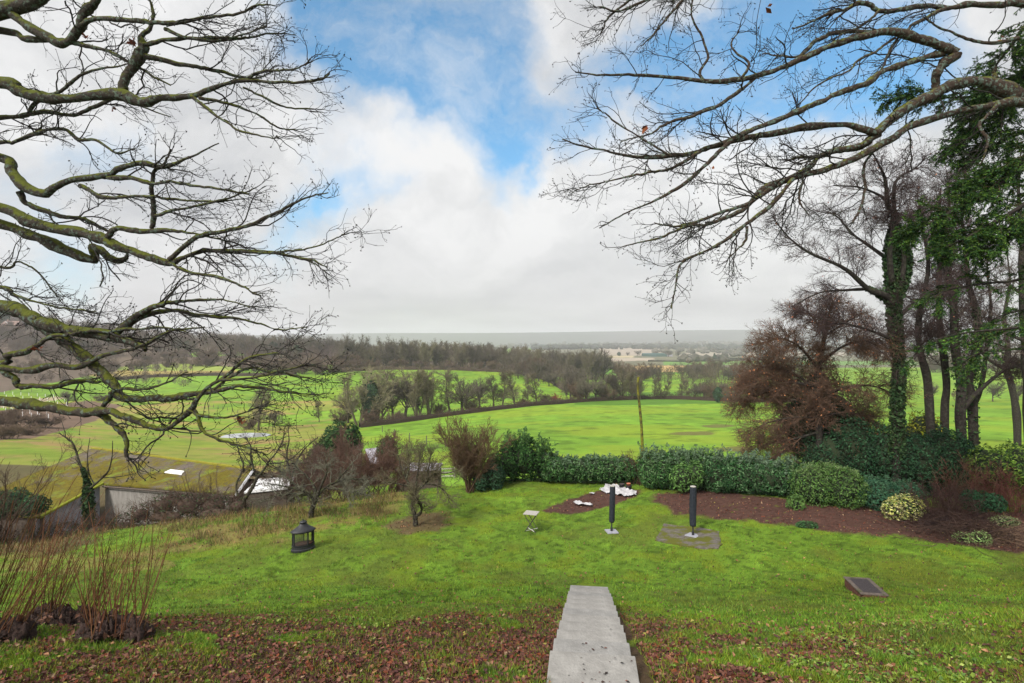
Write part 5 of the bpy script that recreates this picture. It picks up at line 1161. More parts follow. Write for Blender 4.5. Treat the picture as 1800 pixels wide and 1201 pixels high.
gtree('young_tree', 'thin forked tree with an ivy-covered foot against the grey barn gable',
  [[(157, 928, 3.6), (154, 890, 3.2), (152, 860, 2.8), (150, 838, 2.5), (139, 812, 2), (133, 790, 1.7), (127, 778, 1.4), (115, 769, 1.1), (103, 761, .6)], [(153, 862, 2.2), (166, 852, 1.8), (180, 840, 1.5), (191, 827, 1.2), (197, 802, .9), (198, 775, .5)], [(166, 852, 1.4), (156, 830, 1.1), (154, 800, .8), (158, 770, .5)], [(115, 769, .9), (114, 760, .7), (108, 740, .4)], [(180, 840, 1), (210, 838, .8), (240, 832, .5)]],
  27.6, 143, M_APPLE, (.07, .05, .04), (2.2, .8), (3, .4), (4, .2), depth=.4, ivy=[([(158, 925, 8), (156, 890, 9), (155, 868, 7), (152, 845, 3.5), (146, 825, 2)], 1.0, 1500)], rmin=.006)
gtree('thorn_tree', 'dark leaning thorn tree with twisted limbs in front of the pale-roofed shed',
  [[(428, 880, 3.4), (442, 860, 3), (453, 838, 2.8)], [(453, 838, 2.2), (446, 824, 1.8), (441, 800, 1.6), (441, 785, 1.2), (432, 770, .6)], [(453, 838, 2.4), (464, 826, 2), (472, 812, 1.6), (486, 795, 1.3), (497, 775, 1), (500, 752, .5)], [(470, 816, 1.4), (500, 812, 1.1), (520, 800, .8), (540, 780, .5)], [(418, 872, 2), (416, 850, 1.8), (428, 820, 1.4), (420, 795, 1), (415, 770, .5)], [(510, 835, 1.8), (504, 800, 1.4), (508, 775, 1), (506, 750, .5)], [(510, 850, 1.8), (520, 815, 1.4), (535, 790, 1), (560, 768, .5)]],
  28.5, 144, M_APPLE, (.065, .045, .038), (2.6, .9), (4, .45), (5, .22), depth=.6, rmin=.006)
# ---- trees on the right
M_DARKB = barkmat('dark_bark', (.011, .009, .008), (.030, .023, .020), (.022, .026, .008), .40, 8, (.045, .045, .033), .05)
PURP = (.052, .034, .033)
gtree('ivy_clad_tree', 'tall ivy-clad bare tree with two stems and a drooping limb to the left',
  [[(1576, 815, 7.5), (1578, 720, 7), (1580, 640, 7), (1572, 560, 7), (1572, 521, 6.4)], [(1572, 521, 5), (1565, 470, 4.6), (1565, 431, 4), (1574, 379, 3.4), (1561, 361, 3.6), (1556, 315, 2.6), (1543, 286, 1.4), (1530, 262, .7)], [(1574, 518, 5), (1584, 498, 4.6), (1589, 457, 4), (1586, 426, 3.4), (1576, 392, 3), (1571, 346, 3), (1577, 315, 2.4), (1608, 296, 1.6), (1627, 278, .9)],
   [(1571, 530, 6), (1552, 518, 5.4), (1526, 508, 4.6), (1484, 472, 3.4), (1422, 444, 2.2), (1384, 415, 1.4), (1356, 378, .7)], [(1564, 462, 4), (1559, 455, 3.6), (1526, 431, 2.8), (1498, 411, 2), (1470, 380, 1.2), (1440, 372, .6)], [(1566, 373, 3), (1554, 349, 2.4), (1512, 330, 1.6), (1465, 326, .8)], [(1588, 450, 3), (1610, 420, 2.2), (1618, 380, 1.4), (1630, 345, .7)], [(1526, 508, 3), (1490, 510, 2.2), (1440, 515, 1.4), (1390, 540, .7)], [(1575, 600, 4), (1540, 585, 2.8), (1490, 570, 1.8), (1440, 560, .8)], [(1578, 560, 4), (1610, 530, 2.6), (1640, 515, 1.4), (1660, 505, .7)]],
  27.5, 151, M_DARKB, PURP, (3.4, 1.8), (5.2, .9), (5.6, .42), depth=1.1, gd0=.34, up=(-.08, 0, -.10), rmin=.0058,
  ivy=[([(1577, 800, 11.5), (1578, 700, 10), (1580, 640, 9), (1572, 560, 10.5), (1572, 521, 10)], 1.0, 6500), ([(1572, 521, 12), (1565, 470, 10), (1565, 431, 8), (1574, 380, 5)], 1.0, 3800), ([(1574, 518, 12), (1586, 490, 11), (1589, 457, 11), (1586, 426, 7), (1578, 398, 4)], 1.0, 3800), ([(1568, 530, 9), (1545, 516, 6), (1520, 505, 3)], 1.0, 700)],
  leafy=(160, .08, [(.30, .10, .05), (.38, .17, .10)]))
stems = [
 [(1637, 800, 8), (1636, 761, 8), (1633, 700, 8), (1629, 660, 7.4), (1618, 620, 6.4), (1614, 580, 5.6), (1618, 545, 5), (1632, 470, 3.6), (1622, 400, 2.4), (1612, 340, 1)],
 [(1664, 815, 7.4), (1661, 775, 7), (1661, 713, 7), (1664, 673, 6.6), (1655, 593, 6), (1650, 540, 5.2), (1652, 456, 4), (1650, 400, 2.6), (1654, 330, 1)],
 [(1695, 830, 10), (1692, 790, 9.5), (1688, 727, 9), (1690, 673, 8.6), (1678, 607, 7.6), (1677, 545, 6.8), (1665, 482, 5), (1657, 438, 3.8), (1668, 370, 2.4), (1664, 300, 1)],
 [(1716, 820, 8.6), (1712, 780, 8.4), (1709, 705, 8), (1704, 668, 7.4), (1712, 633, 7), (1720, 593, 6.4), (1714, 540, 5.6), (1703, 500, 5), (1697, 431, 3.6), (1690, 370, 2.2), (1698, 310, 1)],
 [(1711, 715, 5), (1722, 690, 4.4), (1730, 650, 4), (1735, 600, 3.4), (1742, 540, 2.6), (1735, 470, 1.6), (1745, 410, .8)],
 [(1690, 725, 5), (1708, 700, 4.4), (1746, 665, 3.4), (1772, 648, 2.4), (1800, 640, 1.2)],
]
stems = [[(u, v, r*.9) for u, v, r in L] for L in stems]
for k, (L, lab) in enumerate(zip([[stems[0]], [stems[1]], [stems[2], stems[5]], [stems[3], stems[4]]],
        ['leftmost bare stem of the close-set tall trees, leaning left above the dark thicket', 'slim straight bare tree, second from the left in the close-set group', 'thickest bare tree of the close-set group, with a low limb reaching right', 'bare tree on the right of the close-set group, its stem forking upward'])):
    gtree('bare_tree', lab, L, 31+[.6, 1.6, -.4, .4][k], 152+k, M_DARKB, (.060, .040, .037), (3.2, 2.1), (5, 1.0), (5.6, .46), gd0=.40, up=(0, 0, .25), rmin=.0072, cat='tree', ang=48, maxr=.04,
      ivy=[([(L[0][0][0], L[0][0][1], 9), (L[0][2][0], L[0][2][1], 8.5), (L[0][5][0], L[0][5][1], 7.5), (L[0][6][0], L[0][6][1], 5.5)], 1.0, 700)] if k >= 2 else None, leafy=(90, .08, [(.28, .10, .05), (.34, .15, .09)]))
r6 = onground(1789, 786, 20)
gtree('bare_tree', 'solitary dark curved trunk standing apart near the right edge, field behind it', [[(1789, 790, 6), (1787, 727, 5.6), (1777, 673, 5.2), (1769, 648, 5), (1772, 610, 4), (1765, 560, 3), (1775, 500, 2), (1770, 440, 1)], [(1769, 650, 3.6), (1740, 634, 2.6), (1715, 610, 1.6), (1690, 600, .8)]], r6[1], 157, M_DARKB, (.085, .060, .054), (1.6, 2.2), (2.6, 1.1), (3.2, .5), gd0=.4, up=(0, 0, .2), rmin=.010)
gtree('bare_tree', 'bare trunk cut off by the right edge of the view, thin twigs to the left', [[(1812, 840, 8), (1806, 700, 7), (1802, 600, 6.5), (1797, 482, 6), (1797, 410, 4.5), (1790, 330, 2.5), (1795, 260, 1)], [(1800, 520, 3), (1770, 500, 2), (1735, 490, 1)], [(1802, 600, 3), (1760, 585, 2), (1720, 590, 1)]], 28.5, 158, M_DARKB, (.085, .066, .056), (2.0, 2.0), (3, .95), (3.4, .45), gd0=.25, up=(0, 0, .05), rmin=.009)
RUST = (.122, .074, .051)
gtree('beech_tree', 'low spreading beech with red-brown twigs and a few clinging orange leaves',
  [[(1440, 800, 6), (1440, 760, 5.6), (1436, 700, 5), (1440, 640, 4.2), (1452, 580, 3), (1460, 540, 1.4)], [(1354, 810, 3.4), (1385, 790, 3), (1429, 770, 2.6), (1470, 745, 1.6)], [(1437, 720, 3.4), (1400, 700, 2.6), (1350, 690, 1.6), (1300, 712, .7)], [(1437, 690, 3.4), (1400, 660, 2.4), (1350, 645, 1.6), (1310, 660, .7)], [(1440, 650, 3), (1405, 610, 2), (1370, 595, 1.3), (1340, 605, .6)], [(1440, 640, 3), (1480, 610, 2), (1520, 600, 1.3), (1555, 615, .6)], [(1438, 700, 3), (1490, 680, 2.2), (1540, 680, 1.4), (1580, 700, .7)], [(1438, 735, 3), (1390, 735, 2.2), (1345, 745, 1.3), (1315, 765, .6)], [(1438, 735, 3), (1490, 725, 2.2), (1530, 740, 1.3), (1560, 780, .6)], [(1450, 590, 2), (1430, 560, 1.4), (1415, 545, .6)], [(1438, 760, 2.6), (1395, 772, 2), (1350, 780, 1.3), (1318, 800, .6)], [(1438, 760, 2.6), (1480, 765, 2), (1520, 780, 1.3), (1545, 810, .6)], [(1438, 680, 2.6), (1390, 672, 2, ), (1340, 668, 1.3), (1300, 690, .6)], [(1450, 590, 2), (1490, 565, 1.4), (1510, 555, .6)]],
  29.5, 161, M_DARKB, RUST, (7, 1.8), (6.4, .9), (6, .42), depth=1.5, gd0=.2, up=(-.1, 0, -.12), rmin=.0066, flat=.8, leafy=(2600, .085, [(.42, .14, .05), (.48, .22, .10), (.28, .09, .04), (.36, .15, .07)]))
bush('yew_bush', 'dark evergreen hidden inside the low red-brown beech', 'bush', [bpx(1435, 625, 800, 31.8, 36, 1.2), bpx(1405, 680, 800, 31.5, 40, 1.3), bpx(1470, 670, 800, 31.5, 46, 1.4)], 13000, .16, [(.016, .042, .020), (.026, .058, .026), (.05, .05, .028)], 65, .5, fill=.5, corescale=.66)
bush('golden_shrub', 'yellow-green shrub glowing between the dark trunks', 'bush', [bpx(1625, 725, 800, 33.5, 26, 1.0), bpx(1600, 745, 800, 33.2, 18, .8)], 2500, .14, [(.14, .15, .012), (.18, .17, .02), (.09, .11, .012)], 66, .5, fill=.3)

# ---- conifer whose boughs hang in from the right edge
def conifer():
    rng = np.random.default_rng(171)
    tx, ty = 17.6, 15.6; tz = z1(tx, ty); b = np.array([tx, ty, tz])
    rt = empty('conifer_tree', tuple(b), 0, 'tall dark green conifer with drooping boughs hanging in from the right edge', 'tree')
    q = smooth_path([[0, 0, -.3, .42], [0, 0, 4, .36], [.1, 0, 9, .28], [0, .1, 15, .16], [0, 0, 20, .04]], 30)
    L = [  # d, (u, v, r)
     (15, [(2020, 110, 5), (1900, 190, 5), (1800, 285, 4.6), (1740, 335, 4), (1680, 368, 3), (1630, 395, 2), (1597, 412, 1)]),
     (14.6, [(2020, 200, 5), (1900, 290, 4), (1800, 360, 3.6), (1735, 398, 2.8), (1685, 425, 2), (1650, 440, 1)]),
     (15.4, [(2020, 60, 5), (1920, 160, 4), (1820, 258, 3.4), (1760, 300, 2.6), (1715, 318, 1.6), (1690, 325, .8)]),
     (14.4, [(2020, 260, 4), (1900, 330, 3.6), (1815, 395, 3), (1760, 420, 2), (1725, 440, 1)]),
     (15.5, [(2020, -120, 5), (1900, -20, 4), (1810, 40, 3.4), (1770, 90, 2.4), (1740, 130, 1.4), (1728, 160, .8)]),
     (16.2, [(2020, -60, 5), (1900, 40, 4), (1810, 120, 3.2), (1750, 160, 2.2), (1715, 190, 1.4), (1700, 215, .7)]),
     (16.6, [(2020, 40, 5), (1900, 110, 4), (1800, 170, 3), (1730, 215, 2), (1690, 240, 1.2), (1670, 262, .6)]),
     (17.5, [(2020, 60, 5), (1880, 130, 3.6), (1760, 165, 2.6), (1660, 172, 1.8), (1600, 172, 1.2), (1548, 172, .6)]),
     (16.8, [(2020, 120, 4), (1900, 190, 3), (1800, 232, 2.4), (1740, 258, 1.6), (1705, 278, .8)]),
     (16.0, [(2020, 20, 4), (1890, 80, 3.2), (1800, 135, 2.4), (1765, 190, 1.6), (1760, 235, .8)]),
     (15.0, [(2020, 400, 4), (1900, 455, 3), (1800, 490, 2.2), (1720, 500, 1.6), (1660, 512, 1), (1640, 525, .6)]),
     (14.5, [(2020, 520, 4), (1900, 560, 3), (1800, 575, 2.2), (1700, 585, 1.6), (1640, 600, 1), (1606, 625, .6)]),
     (14.8, [(2020, 560, 4), (1900, 600, 3), (1800, 612, 2), (1720, 622, 1.4), (1680, 650, .7)]),
     (15.2, [(2020, 470, 3), (1900, 520, 2.4), (1820, 540, 1.8), (1760, 555, 1.2), (1725, 575, .6)])]
    rows = []
    for d, pts in L: rows.append(smooth_path([[*P(u, v, d), r*d/F] for u, v, r in pts], 30))
    v, f = tubes([(q[None, :, :3], q[None, :, 3], 12)]+[(r[None, :, :3]-b, r[None, :, 3], 6) for r in rows])
    mesh('trunk', v, f, M_DARKB, rt)
    GP = np.array([r[:, :3] for r in rows]); GR = np.array([r[:, 3] for r in rows])
    den = np.array([1, 1, .9, .9, .8, .8, .8, .55, .6, .7, .32, .32, .3, .25])
    S = []
    for k in range(len(rows)):
        P1, R1 = spawn(rng, GP[k:k+1], GR[k:k+1]*.6, 0, 52, 12, L=1.0, rf=.5, nseg=7, wig=.10, trop=(-.15, 0, -.45), t0=.25, flat=.35, dens=15*den[k], rmin=.006)
        P2, R2 = spawn(rng, P1, R1, 0, 45, 10, L=.38, rf=.6, nseg=4, wig=.1, trop=(0, 0, -.4), t0=.15, flat=.4, dens=6, rmin=.004)
        S.append((P1, R1, P2, R2))
    v, f = tubes([(s[0]-b, s[1], 4) for s in S]+[(s[2]-b, s[3], 3) for s in S])
    mesh('twigs', v, f, M_VEG, rt, col=np.tile((.06, .045, .025), (len(v), 1)))
    pool = []; dr = []
    for s in S:
        for Pp, m in ((s[0][:, 1:], 9), (s[2], 8)):
            dd = np.gradient(Pp, axis=1); 
            for _ in range(m):
                t = rng.random(Pp.shape[:2])[..., None]*1.0
                pool.append((Pp+dd*(t-.5)).reshape(-1, 3)); dr.append(dd.reshape(-1, 3))
    p = np.concatenate(pool); dd = nrm(np.concatenate(dr)); n = len(p)
    side = nrm(np.cross(dd, [0, 0, 1.]+rng.normal(0, .35, (n, 3))))*np.where(rng.random(n) < .5, 1, -1)[:, None]
    a = nrm(side*.8+dd*.75+rng.normal(0, .2, (n, 3))-[0, 0, .15]); ln = rng.uniform(.05, .11, n)[:, None]; wv = np.cross(a, nrm(rng.normal(0, .5, (n, 3))+[0, 0, 1.]))*.014
    v = np.stack([p-wv, p+a*ln*.5-wv, p+a*ln, p+a*ln*.5+wv], 1).reshape(-1, 3)-b
    i = np.arange(n)[:, None]*4
    lift = fbm(p[:, 0]*1.2+p[:, 2], p[:, 1]*1.2-p[:, 2]*.8, 3, 5)
    c = pick(rng, n, [(.022, .062, .016), (.040, .095, .016), (.075, .140, .018), (.012, .038, .016)], .2)*(.6+.8*lift)[:, None]
    mesh('needles', v, [np.concatenate([i+[0, 1, 2], i+[0, 2, 3]])], M_VEG, rt, False, np.repeat(c, 4, 0))
    return n
NCON = conifer()
print('needles', NCON)
# ================================================================ trees of the valley
M_FAR = vegmat('winter_twigs', .85, .1, 0., .55)
M_EVER = vegmat('far_evergreen', .7, .15, 0., .35)
def proto(kind, seed, one=False):
    """a bare winter tree of about 10 m; far ones are one mesh"""
    rng = np.random.default_rng(seed)
    H = 10.
    if kind == 'oak':
        P0, R0 = grow(rng, np.zeros((1, 3)), np.array([[.03, 0, 1.]]), np.array([4.0]), np.array([.30]), 6, .05, tip=.75)
        P1, R1 = spawn(rng, P0, R0, 13, 48, 14, L=6.4, rf=.5, nseg=9, wig=.16, trop=(0, 0, .7), t0=.45, taper=.1, rmin=.07)
        d2, l2, d3, l3, r2, r3 = 2.0, 2.5, 3.6, 1.15, .034, .022
    elif kind == 'alder':
        P0, R0 = grow(rng, np.zeros((1, 3)), np.array([[.04, .03, 1.]]), np.array([9.4]), np.array([.20]), 9, .05, tip=.2)
        P1, R1 = spawn(rng, P0, R0, 46, 52, 10, L=3.0, rf=.45, nseg=7, wig=.13, trop=(0, 0, .35), t0=.16, taper=.62, rmin=.045)
        d2, l2, d3, l3, r2, r3 = 2.8, 1.25, 4, .65, .028, .02
    elif kind == 'willow':
        s = rng.normal(0, .25, (5, 3)); s[:, 2] = 0
        P0, R0 = grow(rng, s, np.array([0, 0, 1.])+rng.normal(0, .22, (5, 3)), rng.uniform(7.5, 9.8, 5), np.full(5, .17), 9, .06, (0, 0, .2), tip=.2)
        P1, R1 = spawn(rng, P0, R0, 18, 36, 10, L=3.2, rf=.45, nseg=7, wig=.12, trop=(0, 0, .5), t0=.2, taper=.5, rmin=.04)
        d2, l2, d3, l3, r2, r3 = 2.6, 1.3, 4, .65, .026, .018
    else:  # scrub
        s = rng.normal(0, 1.0, (16, 3)); s[:, 2] = 0
        P0, R0 = grow(rng, s, np.array([0, 0, 1.])+rng.normal(0, .5, (16, 3))*[1, 1, .2], rng.uniform(5, 9, 16), np.full(16, .11), 7, .1, (0, 0, .2), tip=.3)
        P1, R1 = spawn(rng, P0, R0, 9, 42, 12, L=3.4, rf=.55, nseg=6, wig=.16, trop=(0, 0, .4), t0=.1, taper=.5, rmin=.045)
        d2, l2, d3, l3, r2, r3 = 2.2, 1.7, 3.4, .9, .036, .028
    P2, R2 = spawn(rng, P1, R1, 0, 42, 12, L=l2, rf=.6, nseg=4, wig=.16, trop=(0, 0, .25), t0=.15, dens=d2*1.7, rmin=r2*1.25)
    P3, R3 = spawn(rng, P2, R2, 0, 42, 12, L=l3, rf=.6, nseg=2, wig=.15, t0=.15, dens=d3*1.6, rmin=r3*1.12)
    v0, f0 = tubes([(P0, R0, 7)]+([(P1, R1, 5)] if kind == 'oak' else []))
    v1, f1 = tubes(([] if kind == 'oak' else [(P1, R1, 4)])+[(P2, R2, 3), (P3, R3, 3)])
    zt = max(v1[:, 2].max(), v0[:, 2].max()); sc = H/zt; v0 = v0*sc; v1 = v1*sc
    tc_ = {'oak': (.092, .078, .062), 'alder': (.118, .100, .070), 'willow': (.140, .122, .078), 'scrub': (.110, .076, .056)}[kind]
    c0 = np.tile(np.array(tc_)*.62, (len(v0), 1)); c1 = np.tile(tc_, (len(v1), 1))*(1+.15*rng.normal(0, 1, (len(v1), 1)))
    if one:
        return mesh('winter_tree', np.concatenate([v0, v1]), [f0, f1+len(v0)], M_FAR, None, False, np.clip(np.concatenate([c0, c1]), .01, 1))
    r = empty('winter_tree', (0, 0, 0))
    mesh('trunk', v0, f0, M_FAR, r, True, c0); mesh('crown', v1, f1, M_FAR, r, False, np.clip(c1, .01, 1))
    return r
def evergreen(seed, one=True, conical=False):
    rng = np.random.default_rng(seed); n = 2600
    t = rng.random(n)**.8; 
    prof = (1-t)*.9+.12 if conical else np.sqrt(np.clip(1-(2*t-1)**2, .05, 1))
    a = rng.uniform(0, 2*np.pi, n); r = 2.6*prof*np.sqrt(rng.uniform(.35, 1.1, n))*(1+.25*np.sin(3*a+t*9))
    p = np.stack([np.cos(a)*r, np.sin(a)*r, .6+9.2*t], 1)
    lv, lf = leaves(rng, p, p*[1, 1, .1]+[0, 0, 1], .75, .55, .7)
    v0, f0 = tubes([(np.array([[[0, 0, 0], [0, 0, 4], [0, 0, 8.]]]), np.array([[.25, .2, .05]]), 6)])
    c = np.concatenate([np.tile((.05, .04, .03), (len(v0), 1)), np.repeat(pick(rng, n, [(.028, .055, .028), (.038, .070, .034), (.022, .042, .026)]), 4, 0)])
    return mesh('evergreen_tree', np.concatenate([v0, lv]), [f0, lf+len(v0)], M_EVER, None, False, c)
PROTO = {}
used = set()
def tree(kind, u, d, h, label, group, wid=1.0, one=True, vb=None, name=None, col=None):
    """set a tree of kind at photo column u, distance d (or where the ray through u, vb lands), h metres tall"""
    var = int(RT.integers(0, 3)); key = (kind, var, one)
    if key not in PROTO:
        PROTO[key] = evergreen(300+var, one, kind == 'fir') if kind in ('fir', 'evergreen') else proto(kind, 200+var*7+len(kind), one)
    src = PROTO[key]
    b = gp(u, d) if vb is None else onground(u, vb, 45)
    s = h/10; sx = s*wid
    if key not in used:
        used.add(key); o = src; o.location = b; o.rotation_euler = (0, 0, RT.uniform(0, 6.28)); o.scale = (sx, sx, s); tag(o, label, 'tree', group)
    else: o = copy_tree(src, b, RT.uniform(0, 6.28), (sx, sx, s), label, group, 'tree')
    for ch in (o, *o.children):
        if len(o.children) == 0 and name: o.name = name
    o.location.z -= .15*s
    return o
RT = np.random.default_rng(77)
def hpx(vb, vt, d): return (vb-vt)/F*d
# -- the row of trees on the near stream, seen one by one
ROW = [(612, 744, 662, 'alder', 1.0, 'leftmost bare tree of the stream row, beside the ivy-covered one'), (634, 748, 648, 'willow', 1.0, 'tall bare tree with leaning stems just left of the ivy-covered stream tree'),
 (668, 742, 650, 'willow', 1.0, 'bare tree just right of the ivy-covered stream tree, leaning right'), (690, 738, 646, 'alder', 1.0, 'pale narrow tree between the leaning tree and the round one by the stream'), (712, 737, 656, 'oak', .95, 'rounded bare tree in the middle of the stream row'),
 (737, 735, 646, 'willow', .9, 'tall pale bare tree right of the rounded stream tree'), (757, 732, 648, 'willow', .9, 'many-stemmed bare tree in the stream row behind the upright shrub'), (790, 728, 652, 'alder', 1.2, 'dark narrow-crowned tree in the stream row'), (812, 726, 660, 'oak', .9, 'spreading bare tree at the right end of the first stream clump'),
 (843, 718, 664, 'oak', 1.0, 'leftmost tree of the second stream clump'), (868, 716, 660, 'alder', 1.1, 'second tree of the second stream clump, with a dense pointed crown'), (884, 715, 655, 'alder', 1.1, 'third tree of the second stream clump'), (905, 714, 653, 'alder', 1.2, 'tallest tree of the second stream clump'),
 (928, 712, 660, 'alder', .9, 'slim tree near the right end of the second stream clump'), (944, 711, 656, 'alder', 1.0, 'last slim tree at the right end of the second stream clump')]
for (u, vb, vt, kd, wd, lab) in ROW:
    b = onground(u, vb, 60); tree(kd, u, b[1], hpx(vb, vt, b[1])*1.1, lab, 'bare trees along the stream', wd*1.2, False)
for (u, vb, vt) in [(600, 744, 715), (655, 748, 715), (700, 742, 715), (770, 730, 706), (830, 722, 695), (957, 709, 690), (920, 713, 695)]:
    b = onground(u, vb, 60); tree('scrub', u, b[1], hpx(vb, vt, b[1]), 'low bare scrub growing at the foot of the stream trees', 'scrub under the stream trees', 1.2, name='scrub_bush')
b = onground(651, 745, 60); iv = tree('evergreen', 651, b[1], hpx(745, 668, b[1]), 'dark ivy-smothered tree near the left end of the stream row', None, .75, name='ivy_clad_tree')
b = onground(975, 706, 60); 
rt_ = tree('scrub', 975, b[1], hpx(706, 690, b[1]), 'small red-brown tree standing by the field hedge', None, 1.3, name='red_tree')
rt_.data = rt_.data.copy(); _a = rt_.data.color_attributes['col']; _n = len(rt_.data.vertices)
_a.data.foreach_set('color', np.tile(np.array((.19, .060, .040, 1), np.float32), (_n, 1)).ravel())
# -- trees on the right-hand hedges, near line
NEARR = [(1003, 704, 655, 'oak'), (1018, 705, 668, 'scrub'), (1030, 706, 652, 'oak'), (1047, 705, 656, 'oak'), (1062, 704, 668, 'scrub'), (1078, 704, 643, 'oak'), (1094, 703, 648, 'willow'), (1112, 703, 650, 'alder'), (1124, 703, 655, 'willow'), (1020, 690, 640, 'oak'), (1000, 685, 640, 'oak'),
 (1150, 702, 663, 'alder'), (1163, 702, 661, 'alder'), (1172, 702, 664, 'alder'), (1198, 702, 661, 'alder'), (1208, 702, 664, 'alder'), (1222, 703, 667, 'oak'), (1238, 703, 665, 'oak'), (1252, 704, 668, 'scrub'), (1268, 704, 664, 'oak'), (1283, 706, 676, 'scrub'), (1300, 700, 664, 'oak'), (1320, 702, 662, 'oak'), (1340, 702, 660, 'oak'), (1262, 708, 680, 'evergreen'), (1290, 711, 678, 'oak'), (1360, 704, 664, 'scrub'), (1400, 702, 660, 'oak'), (1640, 705, 668, 'oak'), (1700, 706, 672, 'scrub'), (1745, 706, 668, 'oak'), (1790, 704, 664, 'oak'), (1830, 706, 660, 'oak')]
for (u, vb, vt, kd) in NEARR:
    b = onground(u, vb, 120); tree(kd, u, b[1], hpx(vb, vt, b[1]), {'fir': 'dark pointed tree on the far hedge of the bright field', 'evergreen': 'small dark evergreen bush on the far hedge of the bright field', 'scrub': 'bare bush on the hedge line at the far side of the bright field'}.get(kd, 'bare tree on the hedge line at the far side of the bright field'), {'fir': 'dark pointed trees on the far hedge', 'evergreen': None, 'scrub': 'bushes on the far hedge of the bright field'}.get(kd, 'trees on the far hedge of the bright field'), 1.0 if kd != 'fir' else 1.0, kd in ('fir', 'scrub', 'evergreen'))
SECOND = [(u, 668-abs(u-1180)*.02+RT.uniform(-4, 3), RT.uniform(24, 38), RT.choice(['oak', 'oak', 'alder', 'scrub'])) for u in list(range(1086, 1120, 9))+list(range(1128, 1168, 10))+list(range(1200, 1350, 9))+list(range(1360, 1440, 16))+list(range(1640, 1860, 22))]
for (u, vb, hp, kd) in SECOND:
    b = onground(u, vb, 150); tree(str(kd), u, b[1], hp/F*b[1], 'grey bare tree of the second hedge line, beyond the small green field', 'trees on the second hedge line', 1.15)
# -- wood edge running down from the ridge on the right, and the ridge wood
for k, u in enumerate(range(902, 1010, 9)):
    vb = 656+(u-902)*.33+RT.uniform(-3, 3); b = onground(u, vb, 150); tree(str(RT.choice(['oak', 'oak', 'scrub', 'alder'])), u, b[1], RT.uniform(28, 44)/F*b[1], 'bare tree on the edge of the wood that runs down from the ridge', 'trees on the lower edge of the wood', 1.1)
for k in range(92):
    u = 606+k*5.0+RT.uniform(-3, 3); d = RT.uniform(362, 440); vt = np.interp(u, [600, 640, 690, 760, 830, 900, 960, 1060], [598, 606, 598, 601, 603, 608, 612, 614])+RT.uniform(-7, 8)
    g_ = gp(u, d); vb = V0+F*(ZC-g_[2])/d
    tree(str(RT.choice(['oak', 'oak', 'alder', 'willow'])), u, d, max(8, hpx(vb, vt, d)), 'grey-brown bare tree in the long wood along the ridge', 'trees of the ridge wood', 1.0)
for (u, vt) in [(612, 582), (626, 585), (682, 586), (706, 590), (716, 592), (765, 592), (1040, 608), (830, 598)]:
    d = 372; g_ = gp(u, d); vb = V0+F*(ZC-g_[2])/d
    tree('oak', u, d, hpx(vb, vt, d), 'taller bare tree standing above the skyline of the ridge wood', 'taller trees of the ridge wood', .85, False)
for (u, vb, vt) in [(590, 655, 628), (560, 658, 630), (530, 658, 632), (505, 657, 628), (475, 655, 626), (545, 648, 620), (600, 645, 616), (625, 650, 622), (445, 652, 630), (870, 650, 632), (840, 650, 634), (740, 648, 632), (700, 648, 628), (655, 650, 630), (790, 649, 631)]:
    b = onground(u, vb, 150); tree('scrub', u, b[1], hpx(vb, vt, b[1]), 'brown scrub bush along the foot of the ridge wood', 'scrub along the ridge wood', 1.5, name='scrub_bush')
for (u, vb, vt) in [(480, 628, 600), (522, 632, 606), (655, 644, 626), (850, 646, 626), (1050, 640, 626), (985, 655, 628), (940, 650, 632)]:
    b = onground(u, vb, 200); tree('evergreen', u, b[1], hpx(vb, vt, b[1]), 'dark evergreen tree among the bare trees of the ridge wood', 'evergreens in the ridge wood', 1.1)
# -- wooded hillside on the left
for k in range(84):
    u = RT.uniform(-60, 440); d = RT.uniform(400, 690); vt = np.interp(u, [-60, 0, 60, 140, 190, 250, 330, 440], [545, 552, 556, 556, 562, 575, 577, 585])
    h = RT.uniform(9, 15)
    tree(str(RT.choice(['oak', 'oak', 'alder', 'scrub'])), u, d, h, 'bare tree in the purple-brown wood on the left hillside', 'trees of the hillside wood', 1.15)
for k in range(34):
    u = RT.uniform(-40, 560); d = np.interp(u, [-40, 200, 430, 560], [360, 385, 400, 385])*RT.uniform(.93, 1.1)
    tree('scrub', u, d, RT.uniform(4, 8), 'brown scrub bush at the foot of the wooded hillside', 'scrub on the hillside', 1.6, name='scrub_bush')
for k in range(30):
    u = 425+k*6.3; d = RT.uniform(420, 560); vt = np.interp(u, [425, 470, 520, 560, 620], [592, 588, 590, 590, 596])+RT.uniform(-5, 6); g_ = gp(u, d); vb = V0+F*(ZC-g_[2])/d
    tree(str(RT.choice(['oak', 'oak', 'alder'])), u, d, max(8, hpx(vb, vt, d)), 'bare tree in the wood joining the hillside to the ridge', 'trees between hillside and ridge', 1.1)
for (u, d, h) in [(5, 560, 17), (-25, 560, 16), (210, 520, 12), (60, 640, 14), (330, 470, 9)]:
    tree('evergreen', u, d, h, 'dark evergreen tree on the wooded hillside', 'evergreens on the hillside', 1.2)
